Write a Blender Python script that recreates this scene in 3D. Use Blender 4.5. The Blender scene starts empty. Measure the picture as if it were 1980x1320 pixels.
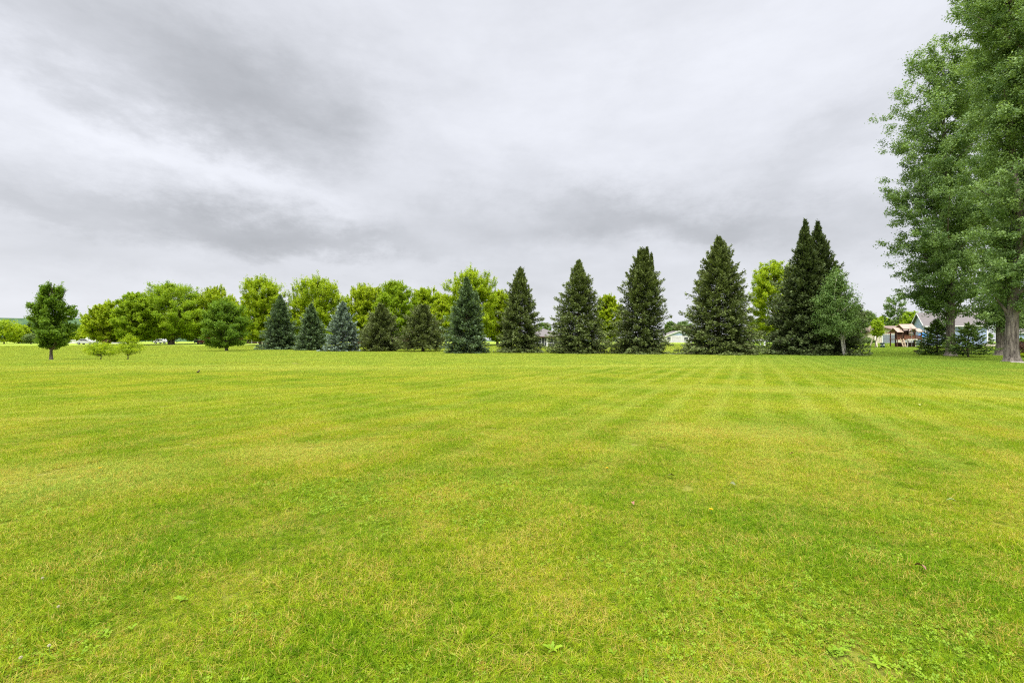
import bpy, math, random
import numpy as np

scene = bpy.context.scene
COL = scene.collection
PI = math.pi
R = math.radians

# ------------------------------------------------------------------ camera
FPX = 880.0          # focal length in photograph pixels
CAMH = 1.6
cam_data = bpy.data.cameras.new("camera")
cam_data.sensor_width = 36.0
cam_data.lens = 16.0
cam_data.clip_start = 0.05
cam_data.clip_end = 20000.0
cam = bpy.data.objects.new("camera", cam_data)
COL.objects.link(cam)
cam.location = (0, 0, CAMH)
cam.rotation_euler = (R(90), 0, 0)
scene.camera = cam

# ------------------------------------------------------------------ light
SUN_EL, SUN_AZ = 58.0, 200.0      # azimuth clockwise from +Y (view direction)
EXPOSURE = 1.5
scene.view_settings.view_transform = 'Standard'
scene.view_settings.look = 'None'
scene.view_settings.exposure = EXPOSURE
scene.view_settings.gamma = 1.0
scene.view_settings.use_curve_mapping = False
sun = bpy.data.lights.new("sun", 'SUN')
sun.energy = 1.5
sun.angle = R(25)
sun.color = (1.0, 0.96, 0.90)
sun_o = bpy.data.objects.new("sun", sun)
COL.objects.link(sun_o)
sun_o.rotation_euler = (R(90 - SUN_EL), 0, R(180 - SUN_AZ))
sun_o.location = (-20, -40, 60)

scene.cycles.max_bounces = 8
scene.cycles.diffuse_bounces = 3
scene.cycles.glossy_bounces = 2
scene.cycles.transmission_bounces = 4
scene.cycles.transparent_max_bounces = 8
scene.cycles.sample_clamp_indirect = 6.0
scene.cycles.use_denoising = False
scene.cycles.pixel_filter_type = 'BLACKMAN_HARRIS'
scene.cycles.filter_width = 1.2


# ------------------------------------------------------------------ node helpers
class NT:
    def __init__(s, nt):
        s.nt = nt

    def node(s, t, **kw):
        n = s.nt.nodes.new(t)
        for k, v in kw.items():
            setattr(n, k, v)
        return n

    def put(s, sock, v):
        if v is None:
            return
        if isinstance(v, bpy.types.NodeSocket):
            s.nt.links.new(v, sock)
        else:
            if isinstance(v, (tuple, list)) and len(v) == 3 and sock.type == 'RGBA':
                v = (*v, 1.0)
            sock.default_value = v

    def m(s, op, a, b=None, c=None, clamp=False):
        n = s.node('ShaderNodeMath', operation=op, use_clamp=clamp)
        s.put(n.inputs[0], a)
        s.put(n.inputs[1], b)
        s.put(n.inputs[2], c)
        return n.outputs[0]

    def ramp(s, v, a, b):           # smoothstep from a to b
        n = s.node('ShaderNodeMapRange', interpolation_type='SMOOTHSTEP')
        s.put(n.inputs['Value'], v)
        n.inputs['From Min'].default_value = a
        n.inputs['From Max'].default_value = b
        return n.outputs['Result']

    def lin(s, v, a, b, c, d):
        n = s.node('ShaderNodeMapRange')
        s.put(n.inputs['Value'], v)
        for k, x in zip(('From Min', 'From Max', 'To Min', 'To Max'), (a, b, c, d)):
            n.inputs[k].default_value = x
        return n.outputs['Result']

    def mix(s, f, a, b, blend='MIX'):
        n = s.node('ShaderNodeMix', data_type='RGBA', blend_type=blend)
        s.put(n.inputs[0], f)
        s.put(n.inputs[6], a)
        s.put(n.inputs[7], b)
        return n.outputs[2]

    def xyz(s, v):
        n = s.node('ShaderNodeSeparateXYZ')
        s.put(n.inputs[0], v)
        return n.outputs

    def vec(s, x, y, z=0.0):
        n = s.node('ShaderNodeCombineXYZ')
        s.put(n.inputs[0], x)
        s.put(n.inputs[1], y)
        s.put(n.inputs[2], z)
        return n.outputs[0]

    def noise(s, v, scale, detail=3.0, rough=0.55, dist=0.0):
        n = s.node('ShaderNodeTexNoise')
        s.put(n.inputs['Vector'], v)
        n.inputs['Scale'].default_value = scale
        n.inputs['Detail'].default_value = detail
        n.inputs['Roughness'].default_value = rough
        n.inputs['Distortion'].default_value = dist
        return n.outputs[0]

    def attr(s, name):
        n = s.node('ShaderNodeAttribute')
        n.attribute_name = name
        return n.outputs['Fac']

    def pos(s):
        return s.node('ShaderNodeNewGeometry').outputs['Position']


# ------------------------------------------------------------------ overcast sky
world = bpy.data.worlds.new("World")
scene.world = world
world.use_nodes = True
wt = world.node_tree
wt.nodes.clear()
W = NT(wt)
out = W.node('ShaderNodeOutputWorld')
bg = W.node('ShaderNodeBackground')
bg.inputs['Strength'].default_value = 0.1
wt.links.new(bg.outputs[0], out.inputs[0])
sky = W.node('ShaderNodeTexSky', sky_type='NISHITA', sun_disc=False)
sky.sun_elevation = R(SUN_EL)
sky.sun_rotation = R(SUN_AZ)
sky.air_density = 1.0
sky.dust_density = 3.0
gen = W.node('ShaderNodeTexCoord').outputs['Generated']
dx, dy, dz = W.xyz(gen)
el = W.m('ARCSINE', W.m('MINIMUM', W.m('MAXIMUM', dz, -1.0), 1.0))
az = W.m('ARCTAN2', dx, dy)
zz = W.m('ADD', W.m('MAXIMUM', dz, 0.0), 0.16)
pl = W.vec(W.m('DIVIDE', dx, zz), W.m('DIVIDE', dy, zz), 0.0)
# slow warp so that cloud edges wander
sq = W.vec(dx, dy, W.m('MULTIPLY', dz, 1.9))
wob = W.noise(sq, 3.0, 8.0, 0.68)
wob2 = W.noise(W.vec(dy, W.m('MULTIPLY', dz, 1.9), W.m('ADD', dx, 7.0)), 3.6, 8.0, 0.68)
azw = W.m('ADD', az, W.m('MULTIPLY', W.m('SUBTRACT', wob, 0.5), 0.42))
elw = W.m('ADD', el, W.m('MULTIPLY', W.m('SUBTRACT', wob2, 0.5), 0.24))


def cloud(px, py, lx, ly, tilt):
    """soft cloud bank round the direction seen at photograph pixel px, py"""
    x, z = (px - 990) / FPX, (660 - py) / FPX
    a0 = math.atan2(x, 1.0)
    e0 = math.atan2(z, math.hypot(1.0, x))
    k = 1.0 / FPX / (1 + x * x) ** 0.75
    a = W.m('SUBTRACT', azw, a0)
    e = W.m('SUBTRACT', elw, e0)
    c, sn = math.cos(R(tilt)), math.sin(R(tilt))
    u = W.m('ADD', W.m('MULTIPLY', a, c), W.m('MULTIPLY', e, sn))
    v = W.m('SUBTRACT', W.m('MULTIPLY', e, c), W.m('MULTIPLY', a, sn))
    u = W.m('DIVIDE', u, lx * k)
    v = W.m('DIVIDE', v, ly * k)
    q = W.m('ADD', W.m('MULTIPLY', u, u), W.m('MULTIPLY', v, v))
    return W.m('EXPONENT', W.m('MULTIPLY', q, -0.5))


CLOUDS = [  # px, py, half length, half thickness, tilt (up to the right), strength
    (330, 120, 200, 84, -20, -0.19), (565, 215, 140, 66, -14, -0.24), (430, 60, 220, 60, -15, -0.06), (300, 450, 420, 45, -3, -0.06), (900, 480, 520, 48, 0, -0.07), (640, 110, 150, 60, -30, -0.09), (80, 60, 90, 50, -25, -0.07),
    (40, 410, 120, 34, 0, -0.13), (330, 400, 240, 42, -6, -0.10), (600, 470, 260, 26, -6, -0.13),
    (890, 390, 75, 38, 0, -0.13), (985, 318, 45, 22, 0, -0.07), (1140, 398, 95, 34, -5, -0.17),
    (1090, 455, 380, 32, 0, -0.11), (1400, 430, 190, 32, -4, -0.15), (1570, 300, 170, 34, 22, -0.11),
    (1330, 350, 95, 34, 10, -0.06), (1640, 480, 130, 36, 0, -0.12), (1150, 35, 150, 45, 0, -0.05),
    (250, 500, 260, 22, 0, -0.05), (900, 560, 1000, 26, 0, -0.05),
    (330, 285, 250, 42, -14, 0.10), (520, 350, 200, 24, -15, 0.07), (1300, 200, 300, 110, 0, 0.03), (600, 515, 220, 14, 0, 0.06),
    (800, 320, 180, 40, 0, 0.04), (1500, 80, 350, 80, 0, 0.03), (130, 205, 120, 30, -10, 0.05),
]
tot = None
for px, py, lx, ly, tl, st in CLOUDS:
    g = W.m('MULTIPLY', cloud(px, py, lx, ly, tl), st)
    tot = g if tot is None else W.m('ADD', tot, g)
n1 = W.noise(pl, 0.9, 5.0, 0.55, 0.4)
n2 = W.noise(sq, 5.5, 6.0, 0.6, 0.2)
n3 = W.noise(W.vec(W.m('MULTIPLY', dx, 0.8), W.m('MULTIPLY', dy, 0.8), W.m('MULTIPLY', dz, 3.2)), 9.0, 5.0, 0.6)
tex = W.m('ADD', W.m('MULTIPLY', W.m('SUBTRACT', n1, 0.5), 0.05), W.m('ADD', W.m('MULTIPLY', W.m('SUBTRACT', n2, 0.5), 0.19), W.m('MULTIPLY', W.m('SUBTRACT', n3, 0.5), 0.09)))
lum = W.m('ADD', W.m('ADD', W.m('MULTIPLY', tot, 0.85), tex), 0.80)
# overcast sky: the zenith is several times brighter than the rim
zen = W.ramp(el, R(40), R(80))
ZENITH = 7.0
lum = W.m('MULTIPLY', lum, 0.372)
lum = W.m('MULTIPLY', lum, W.m('ADD', 1.0, W.m('MULTIPLY', zen, ZENITH)))
tone = W.ramp(lum, 0.16, 0.31)
ccol = W.mix(tone, (0.955, 0.985, 1.05), (0.96, 0.982, 1.055))
hz = W.ramp(el, R(0), R(26))
ccol = W.mix(hz, W.mix(0.5, ccol, (0.97, 0.985, 1.03)), ccol)
cl = W.node('ShaderNodeVectorMath', operation='SCALE')
W.put(cl.inputs[0], ccol)
W.put(cl.inputs['Scale'], W.m('MULTIPLY', lum, 10.0))
final = W.mix(0.03, cl.outputs[0], sky.outputs[0])     # a breath of clear sky through thin cloud
W.put(bg.inputs['Color'], final)


# ------------------------------------------------------------------ terrain
def sm(t):
    t = np.clip(t, 0.0, 1.0)
    return t * t * (3 - 2 * t)


def gz(x, y):
    x = np.asarray(x, float)
    y = np.asarray(y, float)
    y0 = 80 - 22 * sm((x - 18) / 30)
    y1 = 142 - 12 * sm((x - 18) / 30)
    z = sm((y - y0) / (y1 - y0)) * (0.98 + 0.30 * sm((x + 20) / 90))
    left = sm((-x - 10) / 10)
    z = z + left * (0.13 * np.exp(-((y - 34) / 4.5) ** 2) - 0.10 * np.exp(-((y - 44) / 7.0) ** 2))
    z = z + 0.02 * np.sin(x * 0.13 + 1) * np.sin(y * 0.11) * sm((y - 6) / 20)
    return z


def at(px, d):
    """ground point seen at photograph column px, d metres ahead"""
    x = (px - 990) / FPX * d
    return x, d, float(gz(x, d))


def zpx(py, d):
    return CAMH - (py - 660) / FPX * d


# ------------------------------------------------------------------ mesh helpers
def mesh_np(name, verts, faces, mats, midx=None, pattrs=None, smooth=False):
    """faces: (M,k) array or list of such arrays"""
    me = bpy.data.meshes.new(name)
    verts = np.ascontiguousarray(verts, np.float32)
    if not isinstance(faces, list):
        faces = [faces]
    faces = [np.asarray(f, np.int32) for f in faces if len(f)]
    me.vertices.add(len(verts))
    me.vertices.foreach_set('co', verts.ravel())
    if faces:
        loops = np.concatenate([f.ravel() for f in faces])
        sizes = np.concatenate([np.full(len(f), f.shape[1], np.int32) for f in faces])
        starts = np.concatenate([[0], np.cumsum(sizes)[:-1]]).astype(np.int32)
        me.loops.add(len(loops))
        me.loops.foreach_set('vertex_index', loops)
        me.polygons.add(len(sizes))
        me.polygons.foreach_set('loop_start', starts)
        try:
            me.polygons.foreach_set('loop_total', sizes)
        except Exception:
            pass
    for m in mats:
        me.materials.append(m)
    if midx is not None and faces:
        me.polygons.foreach_set('material_index', np.asarray(midx, np.int32))
    if faces:
        me.polygons.foreach_set('use_smooth', np.full(len(me.polygons), smooth, bool))
    for k, v in (pattrs or {}).items():
        v = np.asarray(v)
        if v.dtype.kind == 'i':
            a = me.attributes.new(k, 'INT', 'POINT')
            a.data.foreach_set('value', v.astype(np.int32))
        elif v.ndim == 2:
            a = me.attributes.new(k, 'FLOAT_VECTOR', 'POINT')
            a.data.foreach_set('vector', v.astype(np.float32).ravel())
        else:
            a = me.attributes.new(k, 'FLOAT', 'POINT')
            a.data.foreach_set('value', v.astype(np.float32))
    me.update(calc_edges=True)
    me.validate()
    return me


def link(name, me, parent=None, loc=None, rotz=0.0):
    o = bpy.data.objects.new(name, me)
    COL.objects.link(o)
    if parent is not None:
        o.parent = parent
    if loc is not None:
        o.location = loc
    if rotz:
        o.rotation_euler = (0, 0, rotz)
    return o


def tag(o, label=None, cat=None, group=None, kind=None):
    if label:
        o['label'] = label
    if cat:
        o['category'] = cat
    if group:
        o['group'] = group
    if kind:
        o['kind'] = kind
    return o


def thing(name, loc, label, cat, group=None, rotz=0.0):
    o = link(name, None, None, loc, rotz)
    o.empty_display_size = 0.3
    return tag(o, label, cat, group)


class MB:
    """collects boxes, prisms and tubes and links them as one mesh"""
    def __init__(s):
        s.v, s.f, s.n = [], {}, 0

    def add(s, v, f):
        v = np.asarray(v, float)
        f = np.asarray(f, int)
        s.v.append(v)
        s.f.setdefault(f.shape[1], []).append(f + s.n)
        s.n += len(v)

    def box(s, c, size, rz=0.0, tilt=0.0):
        h = np.array(size) / 2.0
        v = np.array([[sx, sy, sz] for sx in (-1, 1) for sy in (-1, 1) for sz in (-1, 1)]) * h
        if tilt:
            a, b = math.cos(tilt), math.sin(tilt)
            v = np.stack([v[:, 0] * a + v[:, 2] * b, v[:, 1], -v[:, 0] * b + v[:, 2] * a], 1)
        if rz:
            a, b = math.cos(rz), math.sin(rz)
            v = np.stack([v[:, 0] * a - v[:, 1] * b, v[:, 0] * b + v[:, 1] * a, v[:, 2]], 1)
        s.add(v + np.array(c), [[0, 1, 3, 2], [4, 6, 7, 5], [0, 4, 5, 1], [2, 3, 7, 6], [0, 2, 6, 4], [1, 5, 7, 3]])
        return s

    def beam(s, a, b, w, t=None):
        """square bar from a to b"""
        a, b = np.array(a, float), np.array(b, float)
        d = (b - a) / np.linalg.norm(b - a)
        up = np.array([0, 0, 1.0]) if abs(d[2]) < 0.95 else np.array([0, 1.0, 0])
        p = np.cross(d, up)
        p /= np.linalg.norm(p)
        q = np.cross(p, d)
        t = t or w
        v = [e + p * sp * w / 2 + q * sq * t / 2 for e in (a, b) for sp, sq in ((-1, -1), (1, -1), (1, 1), (-1, 1))]
        s.add(v, [[0, 1, 2, 3], [7, 6, 5, 4], [0, 4, 5, 1], [1, 5, 6, 2], [2, 6, 7, 3], [3, 7, 4, 0]])
        return s

    def tube(s, pts, rad, n=8, caps=True):
        v, f, top = tube_np(pts, rad, n)
        s.add(v, f)
        if caps:
            m = len(pts)
            c0, c1 = v[:n].mean(0), v[-n:].mean(0)
            for ring, c in ((v[:n], c0), (v[-n:], c1)):
                vv = np.vstack([ring, c])
                s.add(vv, [[i, (i + 1) % n, n] for i in range(n)])
        return s

    def lathe(s, c, prof, n=16):
        """prof: (radius, z) pairs"""
        c = np.array(c, float)
        v = []
        for r, z in prof:
            for i in range(n):
                a = 2 * PI * i / n
                v.append(c + [r * math.cos(a), r * math.sin(a), z])
        f = [[k * n + i, k * n + (i + 1) % n, (k + 1) * n + (i + 1) % n, (k + 1) * n + i] for k in range(len(prof) - 1) for i in range(n)]
        s.add(v, f)
        return s

    def slab(s, quad, t):
        """a sheet of thickness t under the four given corners"""
        q = np.array(quad, float)
        nrm = np.cross(q[1] - q[0], q[3] - q[0])
        nrm /= np.linalg.norm(nrm)
        if nrm[2] < 0:
            nrm = -nrm
        v = np.vstack([q, q - nrm * t])
        s.add(v, [[0, 1, 2, 3], [7, 6, 5, 4], [0, 4, 5, 1], [1, 5, 6, 2], [2, 6, 7, 3], [3, 7, 4, 0]])
        return s

    def build(s, name, mat, parent=None, loc=None, smooth=False, label=None):
        me = mesh_np(name, np.vstack(s.v), [np.vstack(x) for x in s.f.values()], [mat], smooth=smooth)
        o = link(name, me, parent, loc)
        if label:
            o['label'] = label
        return o


def tube_np(pts, rad, n=8, rough=0.0, rng=None):
    pts = np.asarray(pts, float)
    rad = np.asarray(rad, float)
    m = len(pts)
    d = np.gradient(pts, axis=0)
    d /= np.linalg.norm(d, axis=1)[:, None] + 1e-9
    ref = np.array([0.31, 0.95, 0.05])
    p = np.cross(d, ref)
    bad = np.linalg.norm(p, axis=1) < 0.1
    p[bad] = np.cross(d[bad], [1.0, 0, 0])
    p /= np.linalg.norm(p, axis=1)[:, None]
    q = np.cross(d, p)
    a = np.arange(n) * 2 * PI / n
    ring = p[:, None, :] * np.cos(a)[None, :, None] + q[:, None, :] * np.sin(a)[None, :, None]
    rr = rad[:, None] * np.ones((1, n))
    if rough and rng is not None:
        rr = rr * (1 + rough * rng.normal(size=rr.shape))
    v = (pts[:, None, :] + ring * rr[:, :, None]).reshape(-1, 3)
    i = np.arange(m - 1)[:, None] * n
    j = np.arange(n)[None, :]
    jn = (j + 1) % n
    f = np.stack([i + j, i + jn, i + n + jn, i + n + j], -1).reshape(-1, 4)
    return v, f, None


class Acc:
    """bare accumulator for many tubes"""
    def __init__(s):
        s.v, s.f, s.n = [], [], 0

    def tube(s, pts, rad, n=6, rough=0.0, rng=None):
        v, f, _ = tube_np(pts, rad, n, rough, rng)
        s.v.append(v)
        s.f.append(f + s.n)
        s.n += len(v)

    def build(s, name, mat, parent, smooth=True):
        return link(name, mesh_np(name, np.vstack(s.v), np.vstack(s.f), [mat], smooth=smooth), parent)


# ------------------------------------------------------------------ materials
MAT = {}


def mat_new(name):
    m = bpy.data.materials.new(name)
    m.use_nodes = True
    nt = m.node_tree
    nt.nodes.clear()
    return m, NT(nt)


def finish(T, col, rough=0.7, spec=0.3, bump=None, bump_d=0.02, transl=0.0, tcol=None, metal=0.0):
    o = T.node('ShaderNodeOutputMaterial')
    p = T.node('ShaderNodeBsdfPrincipled')
    T.put(p.inputs['Base Color'], col)
    T.put(p.inputs['Roughness'], rough)
    T.put(p.inputs['Specular IOR Level'], spec)
    T.put(p.inputs['Metallic'], metal)
    if bump is not None:
        b = T.node('ShaderNodeBump')
        b.inputs['Distance'].default_value = bump_d
        T.put(b.inputs['Height'], bump)
        T.put(p.inputs['Normal'], b.outputs[0])
    sh = p.outputs[0]
    if transl:
        t = T.node('ShaderNodeBsdfTranslucent')
        T.put(t.inputs['Color'], tcol if tcol is not None else col)
        mx = T.node('ShaderNodeMixShader')
        mx.inputs[0].default_value = transl
        T.nt.links.new(sh, mx.inputs[1])
        T.nt.links.new(t.outputs[0], mx.inputs[2])
        sh = mx.outputs[0]
    T.nt.links.new(sh, o.inputs[0])


def plain(name, col, rough=0.6, spec=0.3, var=0.12, scale=6.0, metal=0.0, bump=0.0):
    """painted / solid surface with weathering"""
    if name in MAT:
        return MAT[name]
    m, T = mat_new(name)
    co = T.node('ShaderNodeTexCoord').outputs['Object']
    n = T.noise(co, scale, 5.0, 0.6)
    n2 = T.noise(co, scale * 0.23, 3.0, 0.5)
    f = T.m('ADD', T.m('MULTIPLY', n, 0.5), T.m('MULTIPLY', n2, 0.5))
    a = tuple(c * (1 - var) for c in col)
    b = tuple(min(1, c * (1 + var)) for c in col)
    finish(T, T.mix(T.ramp(f, 0.35, 0.65), a, b), rough, spec, n if bump else None, bump or 0.01, metal=metal)
    MAT[name] = m
    return m


def siding(name, col, step=0.18, var=0.06):
    if name in MAT:
        return MAT[name]
    m, T = mat_new(name)
    co = T.node('ShaderNodeTexCoord').outputs['Object']
    x, y, z = T.xyz(co)
    fr = T.m('FRACT', T.m('DIVIDE', z, step))
    n = T.noise(co, 1.2, 4.0, 0.6)
    a = tuple(c * (1 - var) for c in col)
    b = tuple(min(1, c * (1 + var)) for c in col)
    finish(T, T.mix(n, a, b), 0.55, 0.3, fr, 0.02)
    MAT[name] = m
    return m


def shingle(name, a, b):
    if name in MAT:
        return MAT[name]
    m, T = mat_new(name)
    co = T.node('ShaderNodeTexCoord').outputs['Object']
    n = T.noise(co, 9.0, 3.0, 0.7)
    n2 = T.noise(co, 0.8, 3.0, 0.5)
    br = T.node('ShaderNodeTexBrick')
    T.put(br.inputs['Vector'], co)
    br.inputs['Scale'].default_value = 4.0
    br.inputs['Color1'].default_value = (0.3, 0.3, 0.3, 1)
    br.inputs['Color2'].default_value = (0.8, 0.8, 0.8, 1)
    br.inputs['Mortar'].default_value = (0.1, 0.1, 0.1, 1)
    f = T.m('ADD', T.m('MULTIPLY', n, 0.5), T.m('ADD', T.m('MULTIPLY', n2, 0.3), T.m('MULTIPLY', br.outputs['Color'], 0.25)))
    finish(T, T.mix(f, a, b), 0.85, 0.2, n, 0.02)
    MAT[name] = m
    return m


def leaf_mat(name, dark, light, transl=0.35, tmul=(1.25, 1.2, 0.6), spec=0.18, rough=0.55):
    m, T = mat_new(name)
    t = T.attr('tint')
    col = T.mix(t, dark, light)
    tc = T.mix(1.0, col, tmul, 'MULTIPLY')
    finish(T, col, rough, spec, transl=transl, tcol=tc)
    return m


def bark_mat(name, a, b, vs=2.0, hs=14.0, depth=0.05):
    m, T = mat_new(name)
    co = T.node('ShaderNodeTexCoord').outputs['Object']
    x, y, z = T.xyz(co)
    ang = T.m('ARCTAN2', y, x)
    v = T.vec(T.m('MULTIPLY', x, hs), T.m('MULTIPLY', y, hs), T.m('MULTIPLY', z, vs))
    n = T.noise(v, 1.0, 5.0, 0.65, 0.6)
    n2 = T.noise(co, 0.9, 3.0, 0.6)
    f = T.ramp(T.m('ADD', T.m('MULTIPLY', n, 0.8), T.m('MULTIPLY', n2, 0.25)), 0.36, 0.68)
    finish(T, T.mix(f, a, b), 0.9, 0.15, n, depth)
    return m


MAT['bark_grey'] = bark_mat('bark_grey', (0.07, 0.055, 0.042), (0.30, 0.25, 0.20))
MAT['bark_cotton'] = bark_mat('bark_cotton', (0.055, 0.046, 0.038), (0.235, 0.205, 0.170), 1.1, 7.0, 0.10)
MAT['bark_spruce'] = bark_mat('bark_spruce', (0.05, 0.036, 0.026), (0.19, 0.14, 0.105))
MAT['bark_birch'] = bark_mat('bark_birch', (0.32, 0.29, 0.25), (0.72, 0.69, 0.62), 9.0, 5.0, 0.02)
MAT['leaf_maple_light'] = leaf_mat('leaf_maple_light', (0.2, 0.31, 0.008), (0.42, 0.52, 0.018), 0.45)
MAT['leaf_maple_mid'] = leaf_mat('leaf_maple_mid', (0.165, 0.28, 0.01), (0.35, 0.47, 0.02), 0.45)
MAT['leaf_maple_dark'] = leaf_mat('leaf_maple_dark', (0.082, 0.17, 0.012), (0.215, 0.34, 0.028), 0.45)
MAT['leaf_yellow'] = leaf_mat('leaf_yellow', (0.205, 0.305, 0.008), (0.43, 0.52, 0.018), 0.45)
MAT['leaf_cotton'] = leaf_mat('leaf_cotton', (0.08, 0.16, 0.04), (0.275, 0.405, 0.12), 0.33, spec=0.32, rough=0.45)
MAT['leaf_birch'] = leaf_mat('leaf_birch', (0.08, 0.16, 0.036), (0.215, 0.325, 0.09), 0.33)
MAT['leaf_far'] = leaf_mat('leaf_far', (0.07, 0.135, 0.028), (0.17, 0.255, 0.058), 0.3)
MAT['leaf_olive'] = leaf_mat('leaf_olive', (0.10, 0.16, 0.045), (0.22, 0.29, 0.09), 0.3)
MAT['leaf_sage'] = leaf_mat('leaf_sage', (0.07, 0.12, 0.045), (0.16, 0.23, 0.085), 0.3)
MAT['leaf_redbrown'] = leaf_mat('leaf_redbrown', (0.06, 0.035, 0.022), (0.17, 0.09, 0.06), 0.25, (1.2, 0.9, 0.7))
MAT['leaf_brown'] = leaf_mat('leaf_brown', (0.07, 0.055, 0.025), (0.17, 0.13, 0.06), 0.25, (1.2, 1.0, 0.7))
MAT['needle_green'] = leaf_mat('needle_green', (0.042, 0.068, 0.018), (0.25, 0.305, 0.1), 0.10)
MAT['needle_deep'] = leaf_mat('needle_deep', (0.03, 0.052, 0.018), (0.165, 0.215, 0.074), 0.10)
MAT['needle_blue'] = leaf_mat('needle_blue', (0.06, 0.1, 0.072), (0.4, 0.5, 0.4), 0.10)
MAT['needle_bluegreen'] = leaf_mat('needle_bluegreen', (0.04, 0.076, 0.034), (0.215, 0.305, 0.14), 0.10)
MAT['needle_olive'] = leaf_mat('needle_olive', (0.052, 0.074, 0.02), (0.225, 0.27, 0.088), 0.10)
MAT['needle_fresh'] = leaf_mat('needle_fresh', (0.048, 0.1, 0.02), (0.225, 0.325, 0.075), 0.12)


# ------------------------------------------------------------------ lawn colour (one node group for turf sheet and blades)
def lawn_group():
    g = bpy.data.node_groups.new('lawn_colour', 'ShaderNodeTree')
    g.interface.new_socket('Green', in_out='OUTPUT', socket_type='NodeSocketColor')
    g.interface.new_socket('Straw', in_out='OUTPUT', socket_type='NodeSocketFloat')
    T = NT(g)
    go = T.node('NodeGroupOutput')
    p = T.pos()
    x, y, z = T.xyz(p)
    p2 = T.vec(x, y, 0.0)
    n_big = T.noise(p2, 0.085, 3.0, 0.55, 0.3)
    n_mid = T.noise(p2, 0.42, 4.0, 0.6, 0.4)
    n_fine = T.noise(p2, 2.1, 3.0, 0.6)
    n_tiny = T.noise(p2, 9.0, 2.0, 0.6)
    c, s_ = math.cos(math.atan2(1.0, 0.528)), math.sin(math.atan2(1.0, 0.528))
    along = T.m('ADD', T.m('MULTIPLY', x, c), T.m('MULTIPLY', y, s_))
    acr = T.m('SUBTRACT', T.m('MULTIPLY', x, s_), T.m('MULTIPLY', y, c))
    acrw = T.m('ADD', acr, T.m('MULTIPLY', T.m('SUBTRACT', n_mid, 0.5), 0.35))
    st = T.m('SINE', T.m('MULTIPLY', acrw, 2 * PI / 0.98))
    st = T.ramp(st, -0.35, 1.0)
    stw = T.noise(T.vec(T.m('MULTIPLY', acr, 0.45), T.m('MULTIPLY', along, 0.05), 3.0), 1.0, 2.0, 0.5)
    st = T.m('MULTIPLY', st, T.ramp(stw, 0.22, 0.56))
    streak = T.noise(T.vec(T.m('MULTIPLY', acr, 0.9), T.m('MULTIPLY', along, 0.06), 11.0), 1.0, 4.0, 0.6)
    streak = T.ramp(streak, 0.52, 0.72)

    def spot(cx, cy, rx, ry, rot=0.0):
        ca, sa = math.cos(rot), math.sin(rot)
        ux = T.m('SUBTRACT', x, cx)
        uy = T.m('SUBTRACT', y, cy)
        u = T.m('DIVIDE', T.m('ADD', T.m('MULTIPLY', ux, ca), T.m('MULTIPLY', uy, sa)), rx)
        v = T.m('DIVIDE', T.m('SUBTRACT', T.m('MULTIPLY', uy, ca), T.m('MULTIPLY', ux, sa)), ry)
        q = T.m('ADD', T.m('MULTIPLY', u, u), T.m('MULTIPLY', v, v))
        q = T.m('ADD', q, T.m('MULTIPLY', T.m('SUBTRACT', n_fine, 0.5), 1.6))
        return T.ramp(q, 2.6, 0.0)

    pale = None
    for a in ((12.5, 14.2, 9.5, 1.0, -0.20), (4.5, 8.05, 0.95, 0.75, 0.0), (3.0, 8.1, 0.8, 0.6, 0.0), (-9.3, 9.4, 1.3, 0.22, 0.25),
              (9.0, 14.6, 1.6, 0.7, 0.0), (-3.0, 6.6, 1.0, 0.5, 0.3), (-5.4, 5.2, 1.4, 0.8, 0.2), (5.5, 29, 9, 1.2, 0.1), (-16, 27.0, 14, 2.0, 0.0)):
        q = spot(*a)
        pale = q if pale is None else T.m('MAXIMUM', pale, q)
    green = T.mix(T.ramp(n_mid, 0.34, 0.64), (0.215, 0.335, 0.008), (0.372, 0.430, 0.014))
    green = T.mix(T.m('MULTIPLY', T.ramp(n_big, 0.40, 0.66), 0.55), green, (0.405, 0.450, 0.036))
    lightf = T.m('MAXIMUM', T.m('MULTIPLY', st, T.m('ADD', 0.20, T.m('MULTIPLY', T.ramp(T.m('SUBTRACT', x, T.m('MULTIPLY', y, 0.22)), -9.0, 3.0), 0.22))), T.m('MULTIPLY', streak, 0.42))  # mowing stripes and streaks: directional reflectance of the turf put into its colour
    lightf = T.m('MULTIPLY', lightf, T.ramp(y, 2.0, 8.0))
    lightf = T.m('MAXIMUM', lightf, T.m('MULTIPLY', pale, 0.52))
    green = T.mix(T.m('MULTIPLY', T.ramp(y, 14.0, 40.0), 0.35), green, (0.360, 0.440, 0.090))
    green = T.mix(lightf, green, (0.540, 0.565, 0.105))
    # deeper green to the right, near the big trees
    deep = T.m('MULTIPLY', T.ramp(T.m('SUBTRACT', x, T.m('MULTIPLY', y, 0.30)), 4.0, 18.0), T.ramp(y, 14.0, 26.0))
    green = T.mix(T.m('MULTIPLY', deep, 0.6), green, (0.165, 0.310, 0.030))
    green = T.mix(T.m('MULTIPLY', T.ramp(n_fine, 0.56, 0.76), 0.5), green, (0.170, 0.320, 0.008))
    n_cl = T.noise(p2, 17.0, 2.0, 0.6)
    green = T.mix(T.m('MULTIPLY', T.ramp(n_cl, 0.58, 0.38), T.lin(y, 2.0, 12.0, 0.75, 0.30)), green, T.mix(1.0, green, (0.42, 0.60, 0.45), 'MULTIPLY'))
    straw = T.m('ADD', T.m('MULTIPLY', T.ramp(n_mid, 0.42, 0.66), 0.20), T.m('MULTIPLY', T.ramp(n_fine, 0.42, 0.64), 0.28))
    straw = T.m('ADD', straw, T.m('MULTIPLY', pale, 0.06))
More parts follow.
